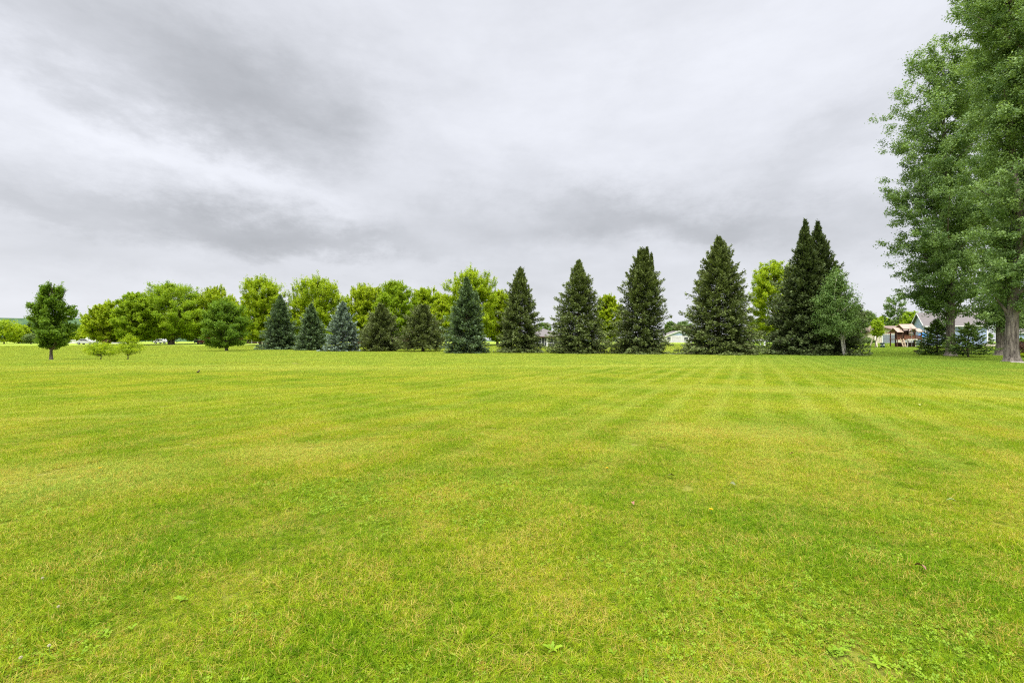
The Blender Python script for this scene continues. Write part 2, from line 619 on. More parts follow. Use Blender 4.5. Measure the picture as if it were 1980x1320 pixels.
    straw = T.m('ADD', straw, T.m('ADD', 0.06, T.m('MULTIPLY', T.ramp(n_tiny, 0.45, 0.7), 0.12)))
    T.put(go.inputs['Green'], green)
    T.put(go.inputs['Straw'], straw)
    return g


LAWN = lawn_group()


def blade_material():
    m, T = mat_new('grass_blades')
    g = T.node('ShaderNodeGroup')
    g.node_tree = LAWN
    br = T.attr('blade')
    bt = T.attr('rise')
    br2 = T.m('FRACT', T.m('MULTIPLY', br, 17.37))
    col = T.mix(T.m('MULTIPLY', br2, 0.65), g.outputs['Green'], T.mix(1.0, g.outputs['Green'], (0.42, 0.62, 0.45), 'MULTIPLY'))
    hi = T.m('FRACT', T.m('MULTIPLY', br, 53.1))
    col = T.mix(T.m('MULTIPLY', T.ramp(hi, 0.55, 1.0), 0.6), col, T.mix(1.0, g.outputs['Green'], (1.38, 1.30, 1.8), 'MULTIPLY'))
    isstraw = T.m('LESS_THAN', br, g.outputs['Straw'])
    col = T.mix(T.m('MULTIPLY', isstraw, 0.88), col, T.mix(br2, (0.53, 0.46, 0.12), (0.49, 0.35, 0.05)))
    mean = T.mix(T.m('MULTIPLY', g.outputs['Straw'], 0.40), T.mix(1.0, g.outputs['Green'], (0.93, 0.98, 1.0), 'MULTIPLY'), (0.50, 0.43, 0.12))
    col = T.mix(T.attr('smoothing'), col, mean)
    col = T.mix(T.m('MULTIPLY', T.ramp(bt, 0.40, 0.0), 0.7), col, (0.36, 0.30, 0.09))
    finish(T, col, 0.6, 0.08, transl=0.42, tcol=T.mix(1.0, col, (1.15, 1.1, 0.7), 'MULTIPLY'))
    return m


def clover_material():
    m, T = mat_new('clover_leaves')
    br = T.attr('blade')
    n = T.noise(T.pos(), 1.3, 2.0, 0.5)
    col = T.mix(br, (0.125, 0.235, 0.008), (0.270, 0.385, 0.018))
    col = T.mix(T.m('MULTIPLY', n, 0.5), col, (0.24, 0.36, 0.03))
    finish(T, col, 0.5, 0.15, transl=0.3)
    return m


def ground_material():
    m, T = mat_new('turf')
    g = T.node('ShaderNodeGroup')
    g.node_tree = LAWN
    p = T.pos()
    x, y, z = T.xyz(p)
    n = T.noise(p, 14.0, 4.0, 0.7)
    n2 = T.noise(p, 60.0, 2.0, 0.6)
    far = T.ramp(y, 80.0, 110.0)
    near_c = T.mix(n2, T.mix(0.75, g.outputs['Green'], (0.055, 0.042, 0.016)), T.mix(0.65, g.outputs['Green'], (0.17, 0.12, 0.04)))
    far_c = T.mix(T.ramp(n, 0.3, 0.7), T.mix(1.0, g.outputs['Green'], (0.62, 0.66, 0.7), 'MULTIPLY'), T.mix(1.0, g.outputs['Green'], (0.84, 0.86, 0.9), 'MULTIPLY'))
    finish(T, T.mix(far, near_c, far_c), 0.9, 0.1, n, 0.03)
    return m


MAT['blade'] = blade_material()
MAT['clover'] = clover_material()
MAT['turf'] = ground_material()

# ------------------------------------------------------------------ ground sheet
xs = np.concatenate([[-6000, -3000, -1500, -800, -450], np.arange(-260, 261, 4.0), [450, 800, 1500, 3000, 6000]])
ys = np.concatenate([[-2000, -600, -200, -80, -40], np.arange(-20, 220, 2.0), np.arange(220, 420, 20.0), [600, 1000, 2000, 4000, 9000]])
gx, gy = np.meshgrid(xs, ys)
gv = np.stack([gx, gy, gz(gx, gy)], -1).reshape(-1, 3)
nx = len(xs)
ii, jj = np.meshgrid(np.arange(len(ys) - 1), np.arange(nx - 1), indexing='ij')
b0 = ii * nx + jj
gf = np.stack([b0, b0 + 1, b0 + nx + 1, b0 + nx], -1).reshape(-1, 4)
tag(link('ground', mesh_np('ground', gv, gf, [MAT['turf']], smooth=True)), kind='structure')


# ------------------------------------------------------------------ lawn of real blades, one object
def blade_tile(rng, size, n, h, hs, w, lean):
    x = rng.uniform(-size / 2, size / 2, n)
    y = rng.uniform(-size / 2, size / 2, n)
    hh = np.clip(rng.normal(h, hs, n), h * 0.35, h * 1.9)
    ww = w * rng.uniform(0.6, 1.3, n)
    a = rng.uniform(0, 2 * PI, n)
    ln = np.abs(rng.normal(lean, lean * 0.6, n))
    fa = a + PI / 2 + rng.normal(0, 0.5, n)
    wx, wy = np.cos(fa) * ww / 2, np.sin(fa) * ww / 2
    ex, ey = np.cos(a) * hh * ln, np.sin(a) * hh * ln
    ez = hh / np.sqrt(1 + 0.5 * ln ** 2)
    V = np.zeros((n, 6, 3))
    for k, (t, wk) in enumerate(((0, 1.0), (0.55, 0.85), (1.0, 0.25))):
        cx, cy, cz = x + ex * t ** 1.7, y + ey * t ** 1.7, ez * (t - 0.18 * t * t * np.minimum(ln, 1.5)) - 0.004
        V[:, 2 * k] = np.stack([cx - wx * wk, cy - wy * wk, cz], 1)
        V[:, 2 * k + 1] = np.stack([cx + wx * wk, cy + wy * wk, cz], 1)
    base = np.arange(n)[:, None] * 6
    F = np.concatenate([base + [0, 1, 3, 2], base + [2, 3, 5, 4]])
    rise = np.tile([0, 0, 0.55, 0.55, 1, 1], n)
    br = np.repeat(rng.uniform(0, 1, n), 6)
    return V.reshape(-1, 3), F, rise, br


def clover_tile(rng, size, n):
    Vs, Fs, rise, br = [], [], [], []
    k = 0
    for i in range(n):
        cx, cy = rng.uniform(-size / 2, size / 2, 2)
        cz = rng.uniform(0.010, 0.030)
        r = rng.uniform(0.0075, 0.0125)
        a0 = rng.uniform(0, 2 * PI)
        tx, ty = rng.normal(0, 0.42, 2)
        b = rng.uniform()
        for j in range(3):
            a = a0 + j * 2 * PI / 3
            prof = [(0.05, 0), (0.6, 0.48), (1.05, 0.42), (1.05, 0.0), (1.05, -0.42), (0.6, -0.48)]
            pts = []
            for (u, v) in prof:
                lx = r * (u * math.cos(a) - v * math.sin(a))
                ly = r * (u * math.sin(a) + v * math.cos(a))
                pts.append((cx + lx, cy + ly, cz + tx * lx + ty * ly + r * 0.25 * abs(v) + 0.1 * r * u))
            Vs += pts
            Fs += [[k, k + 1, k + 2, k + 3], [k, k + 3, k + 4, k + 5]]
            rise += [1] * 6
            br += [b] * 6
            k += 6
    return np.array(Vs), np.array(Fs), np.array(rise, float), np.array(br)


def fake_noise(x, y, rng, n=26, f0=0.6, f1=2.6):
    t = np.zeros_like(x)
    for _ in range(n):
        a = rng.uniform(0, 2 * PI)
        f = rng.uniform(f0, f1)
        t += np.sin(f * (x * math.cos(a) + y * math.sin(a)) + rng.uniform(0, 2 * PI))
    return t / math.sqrt(n / 2)


def build_lawn(name, label, variants, pts, idx, rots, scl, mat, far):
    """variants: list of (V,F,rise,br); pts: instance points"""
    rng = np.random.default_rng(5)
    V = [pts]
    F, rise, br, kind = [], [np.zeros(len(pts))], [np.zeros(len(pts))], [np.full(len(pts), -1, int)]
    base = len(pts)
    for k, (v, f, r_, b_) in enumerate(variants):
        V.append(v)
        F.append(f + base)
        base += len(v)
        rise.append(r_)
        br.append(b_)
        kind.append(np.full(len(v), k, int))
    sv2 = np.concatenate([np.zeros(len(pts))] + [np.full(len(v[0]), f_) for v, f_ in zip(variants, far)])
    rotv = np.zeros((base, 3))
    rotv[:len(pts), 2] = rots
    sv = np.ones(base)
    sv[:len(pts)] = scl
    vi = np.full(base, -1, int)
    vi[:len(pts)] = idx
    me = mesh_np(name, np.vstack(V), np.vstack(F), [mat],
                 pattrs=dict(rise=np.concatenate(rise), blade=np.concatenate(br), source=np.concatenate(kind), pick=vi, turn=rotv, size=sv, smoothing=sv2))
    o = link(name, me)
    tag(o, label, None, None, 'stuff')
    ng = bpy.data.node_groups.new(name + '_nodes', 'GeometryNodeTree')
    ng.interface.new_socket('Geometry', in_out='INPUT', socket_type='NodeSocketGeometry')
    ng.interface.new_socket('Geometry', in_out='OUTPUT', socket_type='NodeSocketGeometry')
    nd, lk = ng.nodes, ng.links
    gi, go = nd.new('NodeGroupInput'), nd.new('NodeGroupOutput')

    def named(nm, typ):
        a = nd.new('GeometryNodeInputNamedAttribute')
        a.data_type = typ
        a.inputs[0].default_value = nm
        return [s for s in a.outputs if s.enabled][0]

    def eq(sock, val):
        c = nd.new('FunctionNodeCompare')
        c.data_type = 'INT'
        c.operation = 'EQUAL'
        ins = [s for s in c.inputs if s.enabled]
        lk.new(sock, ins[0])
        ins[1].default_value = val
        return c.outputs[0]

    src, pick = named('source', 'INT'), named('pick', 'INT')
    turn, size = named('turn', 'FLOAT_VECTOR'), named('size', 'FLOAT')
    e2r = nd.new('FunctionNodeEulerToRotation')
    lk.new(turn, e2r.inputs[0])
    join = nd.new('GeometryNodeJoinGeometry')

    def sep(val):
        s_ = nd.new('GeometryNodeSeparateGeometry')
        s_.domain = 'POINT'
        lk.new(gi.outputs[0], s_.inputs[0])
        lk.new(eq(src, val), s_.inputs[1])
        return s_.outputs[0]

    points = sep(-1)
    for k in range(len(variants)):
        g2i = nd.new('GeometryNodeGeometryToInstance')
        lk.new(sep(k), g2i.inputs[0])
        iop = nd.new('GeometryNodeInstanceOnPoints')
        lk.new(points, iop.inputs['Points'])
        lk.new(eq(pick, k), iop.inputs['Selection'])
        lk.new(g2i.outputs[0], iop.inputs['Instance'])
        lk.new(e2r.outputs[0], iop.inputs['Rotation'])
        lk.new(size, iop.inputs['Scale'])
        lk.new(iop.outputs[0], join.inputs[0])
    lk.new(join.outputs[0], go.inputs[0])
    md = o.modifiers.new('scatter', 'NODES')
    md.node_group = ng
    return o


def wedge_points(rng, y0, y1, step, margin, slope=1.17):
    yy = np.arange(y0, y1, step)
    P = []
    for y in yy:
        hw = slope * y + margin
        x = np.arange(-hw, hw + step, step)
        P.append(np.stack([x, np.full_like(x, y)], 1))
    P = np.vstack(P)
    P += rng.uniform(-0.5, 0.5, P.shape) * step * 0.7
    return P


rng = np.random.default_rng(11)
variants = []
for k in range(4):
    variants.append(blade_tile(rng, 0.34, 1750, 0.036, 0.010, 0.0034, 1.25))
for k in range(3):
    variants.append(blade_tile(rng, 0.75, 3300, 0.040, 0.011, 0.0068, 1.15))
for k in range(3):
    variants.append(blade_tile(rng, 2.0, 7000, 0.052, 0.012, 0.016, 1.1))
Pn = wedge_points(rng, 0.9, 9.3, 0.215, 2.2)
Pm = wedge_points(rng, 8.9, 28.6, 0.50, 3.0)
Pf = wedge_points(rng, 27.6, 112.0, 1.4, 4.0)
allp = np.vstack([Pn, Pm, Pf])
P3 = np.stack([allp[:, 0], allp[:, 1], gz(allp[:, 0], allp[:, 1])], 1)
idx = np.concatenate([rng.integers(0, 4, len(Pn)), rng.integers(4, 7, len(Pm)), rng.integers(7, 10, len(Pf))])
rot = rng.uniform(0, 2 * PI, len(P3))
scl = rng.uniform(0.74, 1.30, len(P3)) * np.clip(1 + 0.16 * fake_noise(P3[:, 0], P3[:, 1], np.random.default_rng(8), f0=1.5, f1=6.0), 0.72, 1.32)
build_lawn('lawn_grass', 'short mown yellow-green lawn grass with straw-coloured blades', variants, P3, idx, rot, scl, MAT['blade'], [0.0] * 4 + [0.5] * 3 + [1.0] * 3)

# clover grows through the turf in patches
cv = [clover_tile(rng, 0.22, 42) for _ in range(4)]
Pc = wedge_points(rng, 1.2, 9.0, 0.16, 1.5)
fn = fake_noise(Pc[:, 0], Pc[:, 1], np.random.default_rng(3))
bias = 0.22 - 0.50 * (Pc[:, 1] - 2.4)
px_ = 990 + Pc[:, 0] / Pc[:, 1] * FPX
keep = (fn + np.clip(bias, -1.5, 0.3) + rng.normal(0, 0.75, len(fn))) > 0.62
Pc = Pc[keep]
C3 = np.stack([Pc[:, 0], Pc[:, 1], gz(Pc[:, 0], Pc[:, 1]) - 0.006], 1)
build_lawn('clover_cover', 'patches of low three-leaved clover growing through the lawn', cv, C3, rng.integers(0, 4, len(C3)),
           rng.uniform(0, 2 * PI, len(C3)), rng.uniform(0.75, 1.15, len(C3)), MAT['clover'], [0.0] * 4)


# ------------------------------------------------------------------ trees
def leaf_cards(C, axis, nrm, ln, wd, tint):
    """kite shaped leaves: centre, long axis, normal, length, width"""
    n = len(C)
    axis = axis / (np.linalg.norm(axis, axis=1)[:, None] + 1e-9)
    side = np.cross(nrm, axis)
    side /= np.linalg.norm(side, axis=1)[:, None] + 1e-9
    up = np.cross(axis, side)
    V = np.empty((n, 4, 3), np.float32)
    V[:, 0] = C - axis * (ln * 0.5)[:, None]
    V[:, 1] = C + side * (wd * 0.5)[:, None] - axis * (ln * 0.06)[:, None] + up * (wd * 0.12)[:, None]
    V[:, 2] = C + axis * (ln * 0.5)[:, None]
    V[:, 3] = C - side * (wd * 0.5)[:, None] - axis * (ln * 0.06)[:, None] + up * (wd * 0.12)[:, None]
    F = np.arange(n * 4, dtype=np.int32).reshape(-1, 4)
    return V.reshape(-1, 3), F, np.repeat(tint, 4)


PROFILES = {
    # radius (0..1) at height fraction 0..1 of the crown
    'round': ([0, .06, .18, .36, .56, .75, .88, .95, 1], [.45, .74, .93, 1.0, .99, .90, .72, .52, .22]),
    'oval': ([0, .05, .16, .34, .55, .75, .88, .95, 1], [.30, .60, .86, 1.0, .97, .83, .62, .42, .15]),
    'broad': ([0, .05, .15, .33, .55, .74, .87, .95, 1], [.55, .84, .98, 1.0, .97, .87, .68, .48, .20]),
    'egg_low': ([0, .05, .13, .26, .45, .66, .85, .95, 1], [.25, .70, .95, 1.0, .88, .64, .36, .18, .04]),
    'column': ([0, .05, .11, .20, .32, .50, .70, .84, .94, 1], [.26, .52, .74, .90, 1.0, .98, .95, .92, .80, .42]),
    'vase': ([0, .1, .25, .45, .65, .82, .94, 1], [.15, .35, .6, .85, 1.0, .9, .6, .1]),
    'spread': ([0, .1, .25, .45, .65, .85, 1], [.35, .8, 1.0, .95, .75, .45, .1]),
    'cone': ([0, .06, .2, .4, .6, .8, .93, 1], [.4, .85, 1.0, .82, .62, .36, .18, .03]),
}


def deciduous(name, label, cat, px, d, top, base, hw, mat, seed, bark='bark_grey', prof='round', trunk_r=None, nclump=320, per=44,
              leaf=0.30, clump=None, shoots=0.0, lean=0.0, stems=1, group=None, lump=0.26, asym=0.0, hollow=0.4, bare_top=False, wd_ratio=0.72,
              trunk_px=None, open_=0.0, plume=None):
    rng = np.random.default_rng(seed)
    x, y, z = at(px if trunk_px is None else trunk_px, d)
    H = zpx(top, d) - z
    cb = max(0.25, zpx(base, d) - z)
    Rm = hw / FPX * d
    ox = 0.0 if trunk_px is None else (px - trunk_px) / FPX * d
    root = thing(name, (x, y, z), label, cat, group)
    tr = trunk_r or max(0.05, H * 0.018)
    ch = H - cb
    clump = clump or Rm * 0.135
    Rm = max(Rm - 0.75 * clump, Rm * 0.5)
    ch -= 1.4 * clump
    cb += 0.8 * clump
    pt, pr = PROFILES[prof]
    # uneven outline: lobes
    nl = 16
    ld = rng.normal(size=(nl, 3))
    ld[:, 2] *= 0.8
    ld /= np.linalg.norm(ld, axis=1)[:, None]
    la = rng.uniform(0.4, 1.0, nl)
    N = nclump * 4
    t = rng.uniform(0, 1, N)
    r0 = np.interp(t, pt, pr)
    keep = rng.uniform(0, 1, N) < r0 ** 0.75 + 0.02
    t, r0 = t[keep][:nclump], r0[keep][:nclump]
    n = len(t)
    th = rng.uniform(0, 2 * PI, n)
    dirs = np.stack([np.cos(th) * r0, np.sin(th) * r0, (t - 0.45) * 2], 1)
    dn = dirs / (np.linalg.norm(dirs, axis=1)[:, None] + 1e-6)
    lob = np.max(la[None] * np.exp(5.0 * (dn @ ld.T - 1)), axis=1)
    mult = 1 - lump * 0.75 + lump * lob * 1.2
    rf = rng.uniform(0, 1, n) ** hollow
    rad = Rm * r0 * mult * rf
    cx = ox + rad * np.cos(th) * (1 + asym * np.sign(np.cos(th)) * 0.5) + lean * t * ch
    cy = rad * np.sin(th) * 0.95
    cz = cb + t * ch * (1 - 0.06 * (1 - lob))
    Cc = np.stack([cx, cy, cz], 1)
    if plume:
        # a bough carries several leaf clumps strung along it
        sub, pl_ = plume
        k_ = np.repeat(np.arange(n), sub)
        bd = np.stack([np.cos(th), np.sin(th), 0.25 + 0.5 * t], 1)
        bd /= np.linalg.norm(bd, axis=1)[:, None]
        so_ = rng.uniform(-1.0, 0.55, len(k_)) * pl_
        Cc = Cc[k_] + bd[k_] * so_[:, None] + rng.normal(size=(len(k_), 3)) * pl_ * np.array([0.26, 0.26, 0.15]) * (1.15 - so_ / pl_ * 0.5)[:, None]
        t, r0, th, rf, lob = t[k_], r0[k_], th[k_], rf[k_], lob[k_]
        n = len(t)
    outw = np.stack([np.cos(th) * rf, np.sin(th) * rf, (t - 0.35) * 1.6], 1)
    outw /= np.linalg.norm(outw, axis=1)[:, None] + 1e-6
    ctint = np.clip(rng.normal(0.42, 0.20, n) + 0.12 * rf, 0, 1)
    # leaves
    cnt = rng.poisson(per, n)
    if open_:
        cnt = (cnt * (1 - open_ * rng.uniform(0, 1, n))).astype(int)
    ci = np.repeat(np.arange(n), cnt)
    M = len(ci)
    sz = clump * rng.uniform(0.65, 1.35, n)
    off = rng.normal(size=(M, 3)) * sz[ci][:, None] * np.array([0.52, 0.52, 0.40])
    # plumes along outward-and-up direction
    ax = outw + np.array([0, 0, 0.55])
    sh = rng.uniform(0, 1, n) < shoots * (0.25 + t)
    ax[sh] = np.array([0, 0, 1.0]) + outw[sh] * 0.25
    ax /= np.linalg.norm(ax, axis=1)[:, None]
    along = rng.uniform(-0.8, 0.9, M) * sz[ci]
    along = np.where(sh[ci], along * 2.2 + sz[ci] * 0.6, along)
    taper = np.where(sh[ci], 0.42, 1.0)
    P = Cc[ci] + off * taper[:, None] + ax[ci] * along[:, None]
    if stems == 1 or True:
        P[:, 2] = np.maximum(P[:, 2], 0.12)
    nr = 0.55 * outw[ci] + np.array([0, 0, 0.55]) + 0.75 * rng.normal(size=(M, 3))
    nr /= np.linalg.norm(nr, axis=1)[:, None]
    axl = rng.normal(size=(M, 3)) + np.array([0, 0, -0.25])
    axl -= nr * np.sum(axl * nr, axis=1)[:, None]
    ln = leaf * rng.uniform(0.6, 1.3, M)
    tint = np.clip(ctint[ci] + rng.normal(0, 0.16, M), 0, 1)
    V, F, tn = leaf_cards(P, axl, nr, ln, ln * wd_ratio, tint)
    # trunk and limbs
    A = Acc()
    wob = rng.normal(0, 0.02 * H, (7, 2))
    wob[0] = 0
    tops = []
    for sidx in range(stems):
        hs_ = np.linspace(0, 1, 7)
        if stems > 1:
            ang = 2 * PI * sidx / stems + 0.6
            spread = Rm * 0.35
            bx = math.cos(ang) * tr * 0.9
            by = math.sin(ang) * tr * 0.9
        else:
            ang = spread = bx = by = 0
        hh = np.linspace(-0.15, cb + ch * 0.82, 7)
        sx = bx + math.cos(ang) * spread * hs_ ** 1.2 + wob[:, 0] * hs_ + (ox + lean * ch * 0.6) * hs_
        sy = by + math.sin(ang) * spread * hs_ ** 1.2 + wob[:, 1] * hs_
        rr = tr * (1 - 0.88 * hs_ ** 0.8) * (0.7 if stems > 1 else 1)
        # root flare
        zq = np.concatenate([[-0.15, 0.0, 0.25 * tr, 0.6 * tr, 1.2 * tr, 2.2 * tr, 3.6 * tr], np.linspace(5.5 * tr, hh[-1], 18)])
        pp = np.stack([np.interp(zq, hh, sx), np.interp(zq, hh, sy), zq], 1)
        rq = np.interp(zq, hh, rr) * (1 + 0.55 * np.exp(-np.maximum(zq, 0) / (0.9 * tr)))
        pp[:, :2] += rng.normal(0, tr * 0.03, (len(zq), 2))
        A.tube(pp, rq, 14, 0.03, rng)
        tops.append(pp)
    nlimb = min(n, 46 if H > 10 else 26)
    sel = rng.choice(n, nlimb, replace=False)
    for k in sel:
        tgt = Cc[k]
        st = tops[rng.integers(len(tops))]
        hd = math.hypot(tgt[0] - ox, tgt[1])
        h0 = max(cb * 0.75, tgt[2] - hd * rng.uniform(0.6, 1.1) - 0.03 * H)
        h0 = min(h0, st[-1, 2] * 0.97)
        s0 = np.array([np.interp(h0, st[:, 2], st[:, 0]), np.interp(h0, st[:, 2], st[:, 1]), h0])
        mid = s0 + (tgt - s0) * 0.5 + np.array([0, 0, -0.06 * np.linalg.norm(tgt - s0)]) + rng.normal(0, 0.03, 3) * np.linalg.norm(tgt - s0)
        tt = np.linspace(0, 1, 6)[:, None]
        pts = (1 - tt) ** 2 * s0 + 2 * tt * (1 - tt) * mid + tt ** 2 * tgt
        br = tr * np.clip(0.20 + 0.22 * (1 - h0 / H), 0.1, 0.42)
        A.tube(pts, br * (1 - 0.85 * tt[:, 0]), 6)
    if bare_top:
        for k in range(14):
            a = rng.uniform(0, 2 * PI)
            s0 = np.array([rng.normal(0, Rm * 0.2), rng.normal(0, Rm * 0.2), cb + ch * rng.uniform(0.72, 0.86)])
            e = s0 + np.array([math.cos(a) * Rm * 0.25, math.sin(a) * Rm * 0.25, ch * rng.uniform(0.14, 0.24)])
            A.tube([s0, (s0 + e) / 2 + rng.normal(0, 0.05, 3), e], [0.035, 0.022, 0.008], 5)
    A.build('trunk', MAT[bark], root)
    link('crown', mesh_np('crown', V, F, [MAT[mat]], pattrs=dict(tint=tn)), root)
    return root


def spruce_cards(rng, H, base, Rb, x0, y0, power, density, card, droop, lump=0.36, topw=0.0, ragged=0.17, hang=0.06):
    """one stem of a spruce: whorls of branches clad in needle sprays; returns arrays and branch polylines"""
    Pc, Ax, Nr, Ln, Wd, Ti, limbs = [], [], [], [], [], [], []
    h = base
    nl = 12
    lth = rng.uniform(0, 2 * PI, nl)
    lh = rng.uniform(0, 1, nl)
    lam = rng.uniform(-1, 1, nl)
    while h < H * 0.995:
        t = (h - base) / (H - base)
        Renv = Rb * ((1 - t) ** power * (1 - topw) + topw * (1 - t)) + 0.05
        # skirt draws in slightly at the very foot
        Renv *= 0.86 + 0.14 * min(1.0, t / 0.10)
        nb = max(5, int(4 + 9.0 * density * max(0.05, Renv / Rb) ** 0.7))
        a0 = rng.uniform(0, 2 * PI)
        for b in range(nb):
            a = a0 + 2 * PI * b / nb + rng.normal(0, 0.22)
            lm = np.sum(lam * np.exp(-((np.angle(np.exp(1j * (a - lth)))) / 0.7) ** 2 - ((t - lh) / 0.16) ** 2))
            L = Renv * (1 + lump * lm + rng.normal(0, ragged))
            if rng.uniform() < 0.10:
                L *= 1.22
            L = max(L, 0.12)
            hb = h + rng.normal(0, 0.10)
            el0 = R(52) * t ** 1.4 + R(-8 + 14 * t) - R(droop) * (1 - t)
            n = 7
            s = np.linspace(0, 1, n)
            elev = el0 - R(10) * s + R(34) * s ** 2.2 * (1 - 0.5 * t)
            step = L / (n - 1)
            rr = np.concatenate([[0], np.cumsum(np.cos(elev[:-1]) * step)])
            zz_ = np.concatenate([[0], np.cumsum(np.sin(elev[:-1]) * step)])
            zz_ = np.where(hb + zz_ < 0.10, 0.10 - hb + 0.15 * rng.uniform(size=n), zz_)
            sway = rng.normal(0, 0.05) * L * s ** 2
            bx = x0 + rr * math.cos(a) - sway * math.sin(a)
            by = y0 + rr * math.sin(a) + sway * math.cos(a)
            bz = hb + zz_
            pts = np.stack([bx, by, bz], 1)
            limbs.append((pts, L))
            # needle sprays
            m = int(max(6, density * (10 + 30 * L / max(card, 0.05) * 0.28)))
            u = rng.uniform(0.18, 1.0, m) ** 0.75
            c = np.stack([np.interp(u, s, pts[:, k]) for k in range(3)], 1)
            fwd = np.array([math.cos(a), math.sin(a), 0.0])
            side = np.array([-math.sin(a), math.cos(a), 0.0])
            sg = rng.choice([-1, 1], m)
            wloc = 0.30 * L * (1.12 - u) + 0.10
            so = sg * rng.uniform(0, 1, m) ** 0.8 * wloc
            c = c + side * so[:, None] + fwd * (np.abs(so) * 0.45)[:, None]
            c[:, 2] += rng.normal(-hang, 0.05 + hang * 1.3, m) - 0.22 * np.abs(so)
            ax = fwd * (0.75 + rng.normal(0, 0.25, m))[:, None] + side * (sg * (0.75 * np.abs(so) / wloc + 0.15))[:, None]
            ax = ax + np.array([0, 0, 1.0]) * (np.sin(np.interp(u, s, elev)) + rng.normal(-0.05, 0.30, m))[:, None]
            nr = rng.normal(size=(m, 3)) * 0.75 + np.array([0, 0, 1.0])
            l_ = card * rng.uniform(0.6, 1.35, m)
            Pc.append(c)
            Ax.append(ax)
            Nr.append(nr)
            Ln.append(l_)
            Wd.append(l_ * rng.uniform(0.30, 0.48, m))
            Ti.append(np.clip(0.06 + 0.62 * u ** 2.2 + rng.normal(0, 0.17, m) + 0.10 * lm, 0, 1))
        h += (0.24 + 0.12 * (1 - t)) * (H / 14.0) ** 0.45 / (0.55 + 0.45 * density)
    # leader
    m = 26
    u = rng.uniform(0, 1, m)
    c = np.stack([x0 + rng.normal(0, 0.05, m), y0 + rng.normal(0, 0.05, m), H - 0.75 + u * 0.85], 1)
    Pc.append(c)
    Ax.append(np.array([0, 0, 1.0]) + rng.normal(0, 0.35, (m, 3)))
    Nr.append(rng.normal(size=(m, 3)))
    Ln.append(np.full(m, card * 0.8))
    Wd.append(np.full(m, card * 0.26))
    Ti.append(np.full(m, 0.45))
    return [np.concatenate(q) for q in (Pc, Ax, Nr, Ln, Wd, Ti)], limbs


def spruce(name, label, px, d, top, hw, mat, seed, base_h=0.25, power=0.86, density=1.0, card=0.34, droop=8, stems=None, leaders=None,
           trunk_r=None, group='spruces in the long row', cat='spruce tree', lump=0.36, topw=0.0, ragged=0.17, hang=0.06):
    rng = np.random.default_rng(seed)
    x, y, z = at(px, d)
    root = thing(name, (x, y, z), label, cat, group)
    stems = stems or [(0.0, top, hw)]
    data, A = [], []
    for k, (dxp, tp, w) in enumerate(stems):
        H = zpx(tp, d) - z
        x0 = dxp / FPX * d
        arrs, limbs = spruce_cards(rng, H, base_h, w / FPX * d, x0, 0.0, power, density, card, droop, lump, topw, ragged, hang)
        data.append(arrs)
        T = Acc()
        tr = trunk_r or H * 0.014
        hh = np.linspace(-0.15, H, 12)
        T.tube(np.stack([x0 + rng.normal(0, 0.02, 12), rng.normal(0, 0.02, 12), hh], 1), tr * (1.25 - 1.2 * np.linspace(0, 1, 12)), 9)
        for pts, L in limbs:
            T.tube(pts, (0.010 + 0.007 * L) * np.linspace(1, 0.2, len(pts)), 4)
        T.build('trunk', MAT['bark_spruce'], root)
    for (dxp, tp, w, hb) in (leaders or []):
        H = zpx(tp, d) - z
        arrs, limbs = spruce_cards(rng, H, hb, w / FPX * d, dxp / FPX * d, rng.normal(0, 0.15), 0.9, density, card * 0.85, -8, 0.1, topw, ragged, hang)
        data.append(arrs)
    Pc, Ax, Nr, Ln, Wd, Ti = [np.concatenate([q[i] for q in data]) for i in range(6)]
    V, F, tn = leaf_cards(Pc, Ax, Nr, Ln, Wd, Ti)
    link('crown', mesh_np('crown', V, F, [MAT[mat]], pattrs=dict(tint=tn)), root)
    return root


# --- the long row of spruces, from the largest at the right to the farthest at the left
spruce('spruce_tree', 'tallest spruce, dark green with two pointed tops side by side, behind the white-stemmed aspen', 1575, 54, 428, 62, 'needle_deep', 101,
       stems=[(-18, 426, 66), (6, 428, 74)], power=0.95, density=1.25, card=0.30)
spruce('spruce_tree', 'broad dark green spruce with one pointed top, left of the twin-topped spruce', 1390, 56, 458, 74, 'needle_green', 102,
       density=1.25, card=0.30, power=0.78, lump=0.2, leaders=[(12, 468, 9, 10.0)])
spruce('spruce_tree', 'green spruce whose crown ends in several small leader tips', 1243, 58.7, 484, 62, 'needle_green', 103,
       density=1.2, card=0.30, power=0.70, leaders=[(7, 479, 6, 10.2), (-9, 486, 6, 9.6), (16, 489, 6, 9.2)])
spruce('spruce_tree', 'full green spruce standing in front of the small yellow-green maple', 1119, 61, 503, 56, 'needle_green', 104, density=1.15, card=0.30, power=0.80)
spruce('spruce_tree', 'narrow conical green spruce just left of the dark grey-roofed house', 1006, 64, 519, 47, 'needle_green', 105, density=1.15, card=0.31, power=0.76)
spruce('spruce_tree', 'greyish green spruce in front of the tallest round maple', 903, 62, 538, 45, 'needle_bluegreen', 106, density=1.15, card=0.29, power=0.80)
spruce('spruce_tree', 'sparse olive-brown spruce with a bare foot to its trunk, beside the greyish green spruce', 818, 73, 591, 44, 'needle_olive', 107, base_h=0.9, density=1.1, card=0.30,
       power=0.72, droop=-4, lump=0.42, ragged=0.27, trunk_r=0.22)
spruce('spruce_tree', 'olive-brown spruce with ragged low boughs, beside the silvery blue spruce', 737, 75, 589, 40, 'needle_olive', 108, base_h=0.45, density=1.1, card=0.30,
       power=0.70, droop=-4, lump=0.42, ragged=0.27, trunk_r=0.22)
spruce('spruce_tree', 'silvery blue spruce with clearly layered boughs', 663, 74, 585, 35, 'needle_blue', 109, density=1.0, card=0.30, power=0.72, droop=2, hang=0.02)
